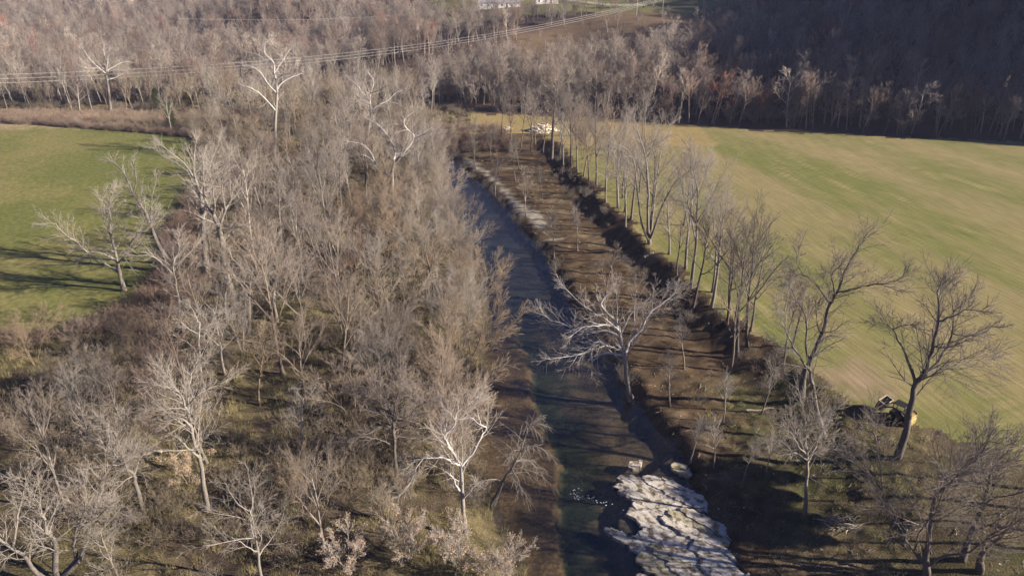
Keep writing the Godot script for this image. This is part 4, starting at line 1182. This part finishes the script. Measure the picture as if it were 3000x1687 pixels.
func make_ledge() -> void:
	rng.seed = 55
	var rock := mat("limestone", Color(1, 1, 1), 0.9)
	rock.albedo_texture = noise_tex(0.012, 0.5, 1.0, 512, FastNoiseLite.TYPE_SIMPLEX_SMOOTH, 61, 6)
	var gr: Gradient = rock.albedo_texture.color_ramp
	gr.set_color(0, Color(0.42, 0.38, 0.33))
	gr.add_point(0.34, Color(0.66, 0.62, 0.56))
	gr.add_point(0.45, Color(0.93, 0.91, 0.87))
	rock.uv1_triplanar = true
	rock.uv1_world_triplanar = true
	rock.uv1_scale = Vector3(0.16, 0.16, 0.16)
	rock.normal_enabled = true
	var nt := noise_tex(0.03, 0.0, 1.0, 512, FastNoiseLite.TYPE_SIMPLEX, 62, 5)
	nt.color_ramp = null
	nt.as_normal_map = true
	nt.bump_strength = 6.0
	rock.normal_texture = nt
	rock.normal_scale = 0.3
	var o := thing("limestone_ledge", Vector3(15.0, WATER, -52.0), 0.0, "pale cracked limestone ledge at the water's edge, bottom right of the river", "rock ledge")
	# thin beds run to the right and towards the viewer, each lapping over the next like shingles
	var u := Vector2(0.74, 0.67)
	var w := Vector2(-0.67, 0.74)
	var t := -13.0
	var row := 0
	while t < 11.0:
		var wd := rng.randf_range(0.45, 1.5)
		var s := -13.0 + rng.randf() * 3.0
		while s < 15.0:
			var ln := rng.randf_range(1.8, 7.5)
			var c := u * (s + ln * 0.5) + w * (t + wd * 0.5)
			var x := 15.0 + c.x
			var d := 52.0 - c.y
			var inside := d > 36.0 and d < 61.5 and x > pl(GD, GX, d) + 0.2 + rng.randf() * 0.9 and x < pl([36, 47, 52, 60, 62], [24.0, 21.8, 19.6, 18.6, 18.2], d)
			if d > 55.5 and rng.randf() < 0.4:
				inside = false
			if inside:
				var pts := PackedVector2Array()
				var half := wd * 0.5 + 0.22
				for side in 4:
					var m := int(ln * 5.0) + 4 if side % 2 == 0 else 5
					for k in m:
						var f := float(k) / m * 2.0 - 1.0
						var q: Vector2 = [Vector2(f, -1), Vector2(1, f), Vector2(-f, 1), Vector2(-1, -f)][side]
						# thin out towards both ends
						var narrow := 1.0 - 0.55 * pow(absf(q.x), 3.0)
						var e := c + u * q.x * ln * 0.55 + w * q.y * half * narrow
						e += w * (nf.get_noise_2d(e.x * 9.0 + row * 9.0, e.y * 9.0) * 0.42 + nf.get_noise_2d(e.x * 30.0, e.y * 30.0) * 0.16) + u * nf.get_noise_2d(e.x * 20.0, e.y * 20.0 + 50.0) * 0.3
						pts.append(e)
				var v := rng.randf_range(0.88, 1.06)
				var col := Color(0.45 * v, 0.42 * v, 0.375 * v)
				if d > 57.0 or rng.randf() < 0.09:
					col = Color(0.36 * v, 0.33 * v, 0.24 * v)
				var b := slab(pts, 0.40, col, 0.012)
				var y := 0.03 + 0.05 * maxf(x - pl(GD, GX, d), 0.0) + 0.028 * ((row * 7 + int(s)) % 4) + rng.randf_range(0.0, 0.015)
				var q := part("rock_slab", b.mesh(rock), o)
				q.position = Vector3(0, y, 0)
				q.rotation = Vector3(rng.randf_range(-0.006, 0.006), 0, rng.randf_range(-0.004, 0.008))
			s += ln
		t += wd
		row += 1
	# stones standing in the stream by themselves
	var j := 0
	for r in [[13.6, 60.2, 1.1, 0.6, "small flat pale rock in the river above the limestone ledge"], [13.4, 57.4, 1.5, 0.7, "long mossy flat rock in the river at the ledge's upper corner"]]:
		var pts := PackedVector2Array()
		for k in 14:
			var a := TAU * k / 14
			pts.append(u.rotated(-1.3) * cos(a) * r[2] * rng.randf_range(0.65, 1.15) + w.rotated(-1.3) * sin(a) * r[3] * rng.randf_range(0.6, 1.2))
		var q := part("river_rock", slab(pts, 0.5, Color(0.36, 0.34, 0.22) if j else Color(0.42, 0.38, 0.33), 0.02).mesh(rock), self)
		q.position = Vector3(r[0], WATER + 0.07, -r[1])
		tag(q, r[4], "rock")
		j += 1
	# white water where the stream drops
	var fb := Buf.new()
	for k in 40:
		var f := pow(rng.randf(), 1.6)
		var p := Vector3(6.6 + f * 5.0 + rng.randf_range(-0.25, 0.25), 0.012, -(55.6 - f * 2.4 + rng.randf_range(-0.35, 0.35)))
		if k < 18:
			p = Vector3(6.5 + rng.randf_range(-0.5, 0.9), 0.012, -(55.2 + rng.randf_range(-0.5, 1.2)))
		var q := Vector3(rng.randf_range(0.03, 0.11), 0, rng.randf_range(-0.1, 0.1))
		var e := Vector3(rng.randf_range(-0.04, 0.04), 0.03, rng.randf_range(0.03, 0.08))
		fb.tri(p - q, p + e, p + q, Color(0.55, 0.57, 0.58))
		fb.tri(p + q, p - e + Vector3(0, 0.05, 0), p - q, Color(0.55, 0.57, 0.58))
	var foam := part("river_foam", fb.mesh(mat("foam", Color(1, 1, 1), 0.6)), self)
	foam.position.y = WATER
	foam.set_meta("kind", "stuff")
	tag(foam, "flecks of white water in the dark channel beside the ledge", "foam")

func make_stone_pile() -> void:
	rng.seed = 66
	var rock: Material = mats["limestone"]
	var shapes := []
	for k in 7:
		var pts := PackedVector2Array()
		var ln := rng.randf_range(0.55, 1.3)
		var wd := rng.randf_range(0.3, 0.6)
		for j in 8:
			var a := TAU * (j + 0.5) / 8
			pts.append(Vector2(cos(a) * ln * rng.randf_range(0.85, 1.1), sin(a) * wd * rng.randf_range(0.85, 1.1)))
		shapes.append(slab(pts, rng.randf_range(0.3, 0.5), Color(0.72, 0.65, 0.54)).mesh(rock))
	var k := 0
	for r in [[9.7, 216.5, 4.3, 2.6, 95, "big heap of pale stone slabs in the far clearing"], [-1.3, 219.5, 1.3, 0.7, 10, "small pair of pale stones left of the big stone heap"]]:
		var o := thing("stone_pile", Vector3(r[0], ground(r[0], r[1]), -r[1]), 0.0, r[5], "stone pile")
		var core := Buf.new()
		for a in 12:
			var p: Vector3 = Vector3(cos(a * TAU / 12), 0, sin(a * TAU / 12)) * r[2] * 0.85 + Vector3.DOWN * 0.3
			var q: Vector3 = Vector3(cos((a + 1) * TAU / 12), 0, sin((a + 1) * TAU / 12)) * r[2] * 0.85 + Vector3.DOWN * 0.3
			core.tri(p, Vector3(0, r[3] * 0.8, 0), q, Color(0.30, 0.25, 0.19))
		part("rubble", core.mesh(rock), o)
		for j in r[4]:
			var a := rng.randf() * TAU
			var e := sqrt(rng.randf())
			var q := part("stone", shapes[rng.randi() % 7], o)
			q.position = Vector3(cos(a) * e * r[2], (1.0 - e) * r[3] + 0.15, sin(a) * e * r[2] * 0.8)
			q.rotation = Vector3(rng.randf_range(-0.35, 0.35), rng.randf_range(-0.6, 0.6), rng.randf_range(-0.35, 0.35))
		k += 1

func frame(o: Vector3, yaw := 0.0, pitch := 0.0, roll := 0.0) -> Transform3D:
	return Transform3D(Basis.from_euler(Vector3(pitch, yaw, roll)), o)

func wheel(b: Buf, r: float, w: float, col: Color) -> void:
	var prof := [[r * 0.55, -w * 0.5], [r * 0.92, -w * 0.5], [r, -w * 0.36], [r, w * 0.36], [r * 0.92, w * 0.5], [r * 0.55, w * 0.5], [r * 0.5, w * 0.3], [r * 0.5, -w * 0.3]]
	for k in 20:
		var a := TAU * k / 20
		var e := TAU * (k + 1) / 20
		var g := 1.0 if k % 2 else 0.95
		for j in prof.size():
			var p: Array = prof[j]
			var q: Array = prof[(j + 1) % prof.size()]
			b.quad(Vector3(p[1], cos(a) * p[0] * g, sin(a) * p[0] * g), Vector3(q[1], cos(a) * q[0] * g, sin(a) * q[0] * g), Vector3(q[1], cos(e) * q[0] * g, sin(e) * q[0] * g), Vector3(p[1], cos(e) * p[0] * g, sin(e) * p[0] * g), col)

func make_loader() -> void:
	var paint := mat("machine_paint", Color(1, 1, 1), 0.45)
	paint.albedo_texture = noise_tex(0.03, 0.6, 1.0, 256, FastNoiseLite.TYPE_SIMPLEX_SMOOTH, 71, 4)
	paint.uv1_triplanar = true
	var yel := Color(0.46, 0.33, 0.12)
	var dim := Color(0.10, 0.08, 0.06)
	var blk := Color(0.035, 0.033, 0.03)
	var rust := Color(0.16, 0.11, 0.075)
	var x := 43.6
	var d := 63.4
	var o := thing("skid_loader", Vector3(x, ground(x, d), -d), 0.62, "small yellow loader with black cab and raised bucket parked beside bare earth", "loader")
	# it faces away and to the left: its nose is local -z
	var b := Buf.new()
	b.box(frame(Vector3(0, 0.72, 0.15)), Vector3(1.15, 0.62, 2.3), dim, 0.05)
	b.box(frame(Vector3(0, 0.62, 1.32)), Vector3(1.25, 0.75, 0.3), yel, 0.06)
	part("body", b.mesh(paint), o)
	b = Buf.new()
	b.box(frame(Vector3(0, 1.16, 0.95), 0.0, 0.14), Vector3(1.15, 0.42, 0.9), yel, 0.06)
	var hood := part("engine_hood", b.mesh(paint), o)
	b = Buf.new()
	for k in 5:
		b.box(frame(Vector3(0, 1.385 - 0.02 * k, 0.72 + k * 0.13), 0.0, 0.14), Vector3(0.7, 0.03, 0.05), blk)
	part("grille", b.mesh(paint), hood)
	b = Buf.new()
	for s in [-1.0, 1.0]:
		for z in [-0.75, 0.42]:
			b.box(frame(Vector3(s * 0.48, 1.55, z), 0.0, 0.06 * signf(z)), Vector3(0.07, 1.15, 0.07), blk, 0.012)
	b.box(frame(Vector3(0, 1.35, 0.46)), Vector3(0.9, 0.7, 0.04), blk)
	for s in [-1.0, 1.0]:
		for k in 5:
			b.box(frame(Vector3(s * 0.49, 1.2 + k * 0.2, -0.16)), Vector3(0.02, 0.02, 1.1), blk)
	var cab := part("cab", b.mesh(paint), o)
	b = Buf.new()
	b.box(frame(Vector3(0, 2.13, -0.17)), Vector3(1.12, 0.08, 1.35), blk, 0.03)
	part("roof", b.mesh(paint), cab)
	b = Buf.new()
	b.box(frame(Vector3(0, 1.12, 0.1)), Vector3(0.5, 0.14, 0.45), blk, 0.04)
	b.box(frame(Vector3(0, 1.42, 0.32), 0.0, 0.15), Vector3(0.5, 0.55, 0.12), blk, 0.04)
	part("seat", b.mesh(paint), cab)
	for s in [-1.0, 1.0]:
		for z in [-0.62, 0.72]:
			b = Buf.new()
			wheel(b, 0.43, 0.34, blk)
			var w := part("wheel", b.mesh(paint), o)
			w.position = Vector3(s * 0.78, 0.41, z)
			b = Buf.new()
			wheel(b, 0.24, 0.2, yel)
			part("rim", b.mesh(paint), w)
		b = Buf.new()
		b.tube(PackedVector3Array([Vector3(s * 0.74, 1.45, 1.25), Vector3(s * 0.74, 1.62, 0.3), Vector3(s * 0.74, 1.66, -0.8), Vector3(s * 0.74, 1.25, -1.5), Vector3(s * 0.70, 0.98, -1.72)]), 0.10, 0.085, 4, rust, rust)
		b.box(frame(Vector3(s * 0.74, 1.15, 1.28)), Vector3(0.14, 0.75, 0.2), yel, 0.02)
		part("lift_arm", b.mesh(paint), o)
		b = Buf.new()
		b.tube(PackedVector3Array([Vector3(s * 0.74, 0.85, 1.05), Vector3(s * 0.74, 1.55, 0.2)]), 0.05, 0.035, 6, blk, Color(0.4, 0.4, 0.4))
		part("cylinder", b.mesh(paint), o)
	# open bucket curled upwards, its rim in a paler colour
	b = Buf.new()
	var bx := frame(Vector3(0, 1.15, -1.98), 0.0, 0.25)
	b.box(bx * frame(Vector3(0, 0, 0.42)), Vector3(1.7, 1.1, 0.05), rust)
	b.box(bx * frame(Vector3(0, 0, -0.42)), Vector3(1.7, 1.1, 0.05), rust)
	b.box(bx * frame(Vector3(-0.84, 0, 0)), Vector3(0.05, 1.096, 0.79), rust)
	b.box(bx * frame(Vector3(0.84, 0, 0)), Vector3(0.05, 1.096, 0.79), rust)
	b.box(bx * frame(Vector3(0, -0.52, 0)), Vector3(1.62, 0.05, 0.79), rust)
	var bk := part("bucket", b.mesh(paint), o)
	b = Buf.new()
	for s in [-1.0, 1.0]:
		b.box(bx * frame(Vector3(0, 0.58, s * 0.42)), Vector3(1.72, 0.06, 0.08), Color(0.55, 0.48, 0.38))
		b.box(bx * frame(Vector3(s * 0.84, 0.58, 0)), Vector3(0.08, 0.06, 0.76), Color(0.55, 0.48, 0.38))
	part("rim", b.mesh(paint), bk)
	for s in [-1.0, 1.0]:
		b = Buf.new()
		b.box(frame(Vector3(s * 0.42, 0.78, 1.475)), Vector3(0.16, 0.12, 0.02), Color(0.8, 0.8, 0.78))
		part("lamp_glass", b.mesh(paint), o)

func evergreen(h: float, w: float, bare := 0.06) -> Array:
	var bt := Buf.new()
	var bc := Buf.new()
	var br := Color(0.16, 0.11, 0.08)
	bt.tube(PackedVector3Array([Vector3(0, -0.4, 0), Vector3(0.05, h * 0.5, 0.03), Vector3(0, h * 0.97, 0)]), h * 0.022, 0.03, 7, br, br)
	var k := 0
	var y := h * bare
	while y < h * 0.98:
		var f := y / h
		var rr := w * pow(1.0 - f, 0.7) * rng.randf_range(0.75, 1.1) * smoothstep(-0.1, 0.2, f)
		if bare > 0.3:
			rr = w * sqrt(maxf(0.05, 1.0 - pow((f - bare) / (1.0 - bare) * 2.0 - 1.0, 2.0))) * rng.randf_range(0.7, 1.1)
		var a := k * 2.4 + rng.randf() * 0.4
		var tip := Vector3(cos(a) * rr, y + rr * 0.45, sin(a) * rr)
		bt.tube(PackedVector3Array([Vector3(0, y, 0), tip * 0.5 + Vector3(0, y * 0.5, 0), tip]), 0.04, 0.01, 3, br, br)
		for j in (40 if bare < 0.3 else 64):
			var g := pow(rng.randf(), 0.6)
			var p := Vector3(0, y, 0).lerp(tip, g) + rv() * (0.12 + 0.20 * rr * 0.5)
			var e := (rv() + Vector3(cos(a), 0.8, sin(a)) * 0.8).normalized() * rng.randf_range(0.18, 0.36)
			var ww := e.cross(rv()).normalized() * (0.06 if bare < 0.3 else 0.11)
			var v := rng.randf_range(0.7, 1.2)
			bc.tri(p - ww, p + e, p + ww, Color(0.035 * v, 0.050 * v, 0.022 * v))
		y += h * (0.009 if bare < 0.3 else 0.004)
		k += 1
	return [bt, bc]

func make_evergreens() -> void:
	var twig := mat("twigs")
	var i := 0
	for r in [[57.0, 42.0, 14.5, 2.2, "bare-trunked pine outside the lower right corner, nearest of four"], [58.0, 44.3, 15.0, 2.5, "bare-trunked pine outside the lower right corner, second nearest of four"], [57.0, 47.5, 15.2, 2.5, "bare-trunked pine outside the lower right corner, third nearest of four"], [57.5, 50.6, 14.6, 2.2, "bare-trunked pine outside the lower right corner, farthest of four"], [-110.0, 222.0, 9.0, 2.2, "dark evergreen at the far right corner of the green field"], [-124.0, 243.0, 9.0, 3.0, "olive evergreen in the dry weeds behind the green field"], [-88.0, 240.0, 9.5, 2.8, "evergreen among pale trunks right of the dark field corner evergreen"], [-76.0, 236.0, 8.0, 2.6, "rightmost evergreen among the pale trunks behind the green field"]]:
		rng.seed = 400 + i
		var b := evergreen(r[2], r[3], 0.72 if i < 4 else 0.06)
		var o := thing("pine_tree" if i < 4 else "evergreen_tree", Vector3(r[0], ground(r[0], r[1]), -r[1]), 0.0, r[4], "tree")
		part("trunk", b[0].mesh(mats["bark"]), o)
		part("crown", b[1].mesh(twig), o)
		i += 1

func make_logs() -> void:
	rng.seed = 88
	var bark: Material = mats["bark"]
	var i := 0
	for r in [[-39.5, 57.5, 5.0, 0.30, 0.3, "thick broken log with pale split end lying in the lower left wood"], [-36.0, 82.0, 7.0, 0.22, -0.2, "fallen pale trunk in the dark gap of the left wood"], [-42.0, 80.0, 6.0, 0.16, 0.4, "slim fallen trunk beside the dark gap of the left wood"], [24.6, 113.8, 1.6, 0.3, 0.2, "short pale log at the foot of the many-stemmed bank clump"], [29.8, 68.6, 3.6, 0.15, 0.1, "grey fallen branch on the dark bank below the double-stemmed tree"], [-120.0, 236.0, 9.0, 0.25, 0.1, "long fallen trunk in dry weeds behind the green field"]]:
		var b := Buf.new()
		var p := PackedVector3Array()
		for k in 6:
			var f := k / 5.0 - 0.5
			var x: float = r[0] + cos(r[4]) * f * r[2]
			var d: float = r[1] + sin(r[4]) * f * r[2] + 0.15 * sin(k * 2.0)
			p.append(Vector3(x, ground(x, d) + r[3] * 0.75, -d))
		b.tube(p, r[3], r[3] * 0.55, 9, Color(0.30, 0.25, 0.19), Color(0.38, 0.33, 0.26), 1.0, 0.06)
		var base := p[0]
		for k in b.v.size():
			b.v[k] -= base
		var o := thing("fallen_log", base, 0.0, r[5], "log")
		part("trunk", b.mesh(bark), o)
		var e := Buf.new()
		for q in [[p[0] - base, (p[0] - p[1]).normalized(), r[3]], [p[5] - base, (p[5] - p[4]).normalized(), r[3] * 0.55]]:
			var u: Vector3 = q[1].cross(Vector3.UP).normalized()
			var w: Vector3 = q[1].cross(u)
			for k in 9:
				var a := TAU * k / 9
				var c := TAU * (k + 1) / 9
				e.tri(q[0] + (u * cos(a) + w * sin(a)) * q[2], q[0] + q[1] * 0.12, q[0] + (u * cos(c) + w * sin(c)) * q[2], Color(0.52, 0.42, 0.29))
		part("broken_end", e.mesh(bark), o)
		i += 1
	# heap of cut branches in the lower right
	var at := Vector3(31.6, ground(31.6, 49.6), -49.6)
	var o := thing("branch_heap", at, 0.0, "heap of pale cut sticks at the edge of the dark round shadow", "brush pile")
	for k in 60:
		var b := Buf.new()
		var a := rng.randf() * TAU
		var l := rng.randf_range(0.5, 1.5)
		var p := Vector3(rng.randf_range(-1.5, 1.7), 0, rng.randf_range(-0.8, 0.8))
		p.y = 0.06 + 0.45 * maxf(0.0, 1.0 - Vector2(p.x / 1.6, p.z / 0.8).length()) * rng.randf()
		var q := p + Vector3(cos(a) * l, rng.randf_range(-0.05, 0.4), sin(a) * l * 0.6)
		var v := rng.randf_range(0.6, 1.25)
		b.tube(PackedVector3Array([p, (p + q) * 0.5 + rv() * 0.08, q]), rng.randf_range(0.025, 0.07), 0.02, 5, Color(0.36 * v, 0.31 * v, 0.26 * v), Color(0.44 * v, 0.39 * v, 0.33 * v))
		part("stick", b.mesh(bark), o)
	# sticks and stones strewn over bench and wood floor
	var sb := Buf.new()
	sb.tube(PackedVector3Array([Vector3(-0.7, 0.03, 0), Vector3(-0.1, 0.09, 0.08), Vector3(0.5, 0.05, -0.06), Vector3(0.9, 0.12, 0.05)]), 0.045, 0.015, 4, Color(0.36, 0.31, 0.25), Color(0.40, 0.35, 0.29))
	sb.twig(Vector3(-0.1, 0.08, 0.08), Vector3(0.25, 0.2, 0.45), 0.02, Color(0.4, 0.35, 0.29))
	sb.twig(Vector3(0.3, 0.06, 0), Vector3(0.6, 0.14, -0.35), 0.018, Color(0.4, 0.35, 0.29))
	var spots := []
	var stones := []
	for t in 7000:
		var d := 40.0 + 175.0 * pow(rng.randf(), 1.2)
		var x := rng.randf_range(-0.85 * d, 46.0)
		var z := zone(x, d)
		if z == 5 and rng.randf() < 0.6 or z == 0 and rng.randf() < 0.15:
			var v := rng.randf_range(0.35, 0.95)
			spots.append(spot(x, d, rng.randf_range(0.25, 0.75), 1.0, Color(v, v * 0.96, v * 0.92)))
			if z == 5 and rng.randf() < 0.3:
				stones.append(spot(x + 0.7, d, rng.randf_range(0.05, 0.16), 0.6, Color(v, v * 0.95, v * 0.88)))
	var s := scatter(sb.mesh(mat("twigs")), spots, "fallen_sticks")
	s.set_meta("kind", "stuff")
	tag(s, "fallen sticks and twigs strewn over the brown river bench", "sticks")
	var pts := PackedVector2Array()
	for k in 8:
		pts.append(Vector2(cos(TAU * k / 8), sin(TAU * k / 8) * 0.8) * rng.randf_range(0.8, 1.15))
	var g := scatter(slab(pts, 1.0, Color(0.5, 0.46, 0.4), 0.2).mesh(mat("twigs")), stones, "loose_stones")
	g.set_meta("kind", "stuff")
	tag(g, "small pale stones scattered over the brown river bench", "stones")

func make_lines() -> void:
	var wood := mat("pole_wood", Color(1, 1, 1), 0.9)
	var metal := mat("wire", Color(1, 1, 1), 0.5)
	var pb := Vector3(86.0, 0, -420.0)
	pb.y = ground(pb.x, -pb.z)
	var top := pb + Vector3(0, 10.6, 0)
	var k := 0
	for r in [[86.0, 420.0, 11.0, "wooden power pole carrying the wires at the top of the cut"], [72.0, 424.0, 9.0, "shorter wooden pole left of the main power pole on the hill"]]:
		var at := Vector3(r[0], ground(r[0], r[1]), -r[1])
		var o := thing("power_pole", at, 0.6, r[3], "power pole", "power poles on the hill")
		var b := Buf.new()
		b.tube(PackedVector3Array([Vector3(0, -0.5, 0), Vector3(0, r[2], 0)]), 0.22, 0.15, 8, Color(0.42, 0.37, 0.31), Color(0.45, 0.40, 0.34))
		part("post", b.mesh(wood), o)
		b = Buf.new()
		b.box(frame(Vector3(0, r[2] - 0.6, 0.18)), Vector3(2.6, 0.14, 0.12), Color(0.40, 0.35, 0.29))
		part("crossarm", b.mesh(wood), o)
		for j in 3:
			b = Buf.new()
			b.tube(PackedVector3Array([Vector3(-1.1 + j * 1.1, r[2] - 0.53, 0.18), Vector3(-1.1 + j * 1.1, r[2] - 0.25, 0.18)]), 0.06, 0.03, 6, Color(0.5, 0.5, 0.48), Color(0.5, 0.5, 0.48))
			part("insulator", b.mesh(metal), o)
		k += 1
	var wl := ["topmost of the three power wires crossing the valley", "middle one of the three power wires crossing the valley", "lowest of the three power wires crossing the valley"]
	for j in 3:
		var a := Vector3(-186.0, 15.6 - j * 1.3, -222.0 + j * 0.6)
		var e := top + Vector3(0.6 - j * 0.6, -j * 0.9, -1.1 + j * 0.8)
		wire(a, e, 9.0, 0.042, wl[j], metal)
	wire(Vector3(-150.0, 26.0, -330.0), Vector3(52.0, 37.0, -470.0), 7.0, 0.03, "thin single wire higher up the hill than the three power wires", metal)

func wire(a: Vector3, e: Vector3, sag: float, r: float, label: String, m: Material) -> void:
	var p := PackedVector3Array()
	for i in 49:
		var f := i / 48.0
		p.append(a.lerp(e, f) + Vector3.DOWN * sag * 4.0 * f * (1.0 - f))
	var b := Buf.new()
	b.tube(p, r, r, 5, Color(0.42, 0.40, 0.38), Color(0.42, 0.40, 0.38))
	var o := part("power_wire", b.mesh(m), self)
	tag(o, label, "wire", "power wires")

func make_house() -> void:
	var pm := mat("house_paint", Color(1, 1, 1), 0.7)
	var wht := Color(0.72, 0.70, 0.66)
	var i := 0
	for r in [[-8.0, 464.0, 26.0, 7.0, "long white farmhouse with red door at the top edge of the view"], [22.0, 468.0, 14.0, 6.0, "white shed right of the long farmhouse at the top edge"], [140.0, 510.0, 11.0, 5.0, "small grey-white shed beside the wires at the hilltop"]]:
		var x: float = r[0]
		var y := ground(x, r[1])
		var o := thing("farmhouse" if i == 0 else "shed", Vector3(x, y, -r[1]), 0.05, r[4], "house" if i == 0 else "shed")
		var w: float = r[2]
		var dep: float = r[3]
		var b := Buf.new()
		b.box(frame(Vector3(0, 1.1, 0)), Vector3(w, 3.8, dep), wht)
		for s in [-1.0, 1.0]:
			var g: float = s * (w * 0.5 - 0.01)
			b.tri(Vector3(g, 3.0, -dep * 0.5), Vector3(g, 3.0 + dep * 0.38, 0), Vector3(g, 3.0, dep * 0.5), wht)
		part("wall", b.mesh(pm), o)
		b = Buf.new()
		for s in [-1.0, 1.0]:
			b.box(frame(Vector3(0, 3.02 + dep * 0.19, s * dep * 0.27), 0.0, s * 0.65), Vector3(w + 0.8, 0.12, dep * 0.70), Color(0.17, 0.17, 0.18))
		part("roof", b.mesh(pm), o)
		b = Buf.new()
		b.box(frame(Vector3(w * 0.18, 1.02, dep * 0.5 + 0.03)), Vector3(1.1, 2.1, 0.08), Color(0.35, 0.06, 0.05))
		part("door", b.mesh(pm), o)
		for k in int(w / 4.5):
			var wx := -w * 0.5 + 2.0 + k * 4.2
			if absf(wx - w * 0.18) < 1.3:
				continue
			b = Buf.new()
			b.box(frame(Vector3(wx, 1.5, dep * 0.5 + 0.03)), Vector3(1.2, 1.3, 0.07), Color(0.8, 0.8, 0.78))
			var f := part("window", b.mesh(pm), o)
			b = Buf.new()
			b.box(frame(Vector3(wx, 1.5, dep * 0.5 + 0.06)), Vector3(1.0, 1.1, 0.05), Color(0.04, 0.045, 0.05))
			part("pane", b.mesh(mat("pane", Color(1, 1, 1), 0.1)), f)
		i += 1
	# paddock fence on the hilltop
	var o := thing("rail_fence", Vector3(60.0, ground(60.0, 478.0), -478.0), 0.0, "pale rail fence round the hilltop paddock right of the farmhouse", "fence")
	for k in 14:
		var x := 34.0 + k * 4.0
		var p := Vector3(x - 60.0, ground(x, 478.0) - o.position.y, 0)
		var b := Buf.new()
		b.box(frame(p + Vector3(0, 0.55, 0)), Vector3(0.16, 1.6, 0.16), Color(0.5, 0.47, 0.42))
		part("post", b.mesh(pm), o)
		if k < 13:
			var q := Vector3(x + 4.0 - 60.0, ground(x + 4.0, 478.0) - o.position.y, 0)
			for j in 3:
				b = Buf.new()
				var a := p + Vector3(0.09, 0.4 + j * 0.4, 0.1)
				b.tube(PackedVector3Array([a, q + Vector3(0.0, 0.4 + j * 0.4, 0.1)]), 0.08, 0.08, 4, Color(0.55, 0.52, 0.46), Color(0.55, 0.52, 0.46))
				part("rail", b.mesh(pm), o)
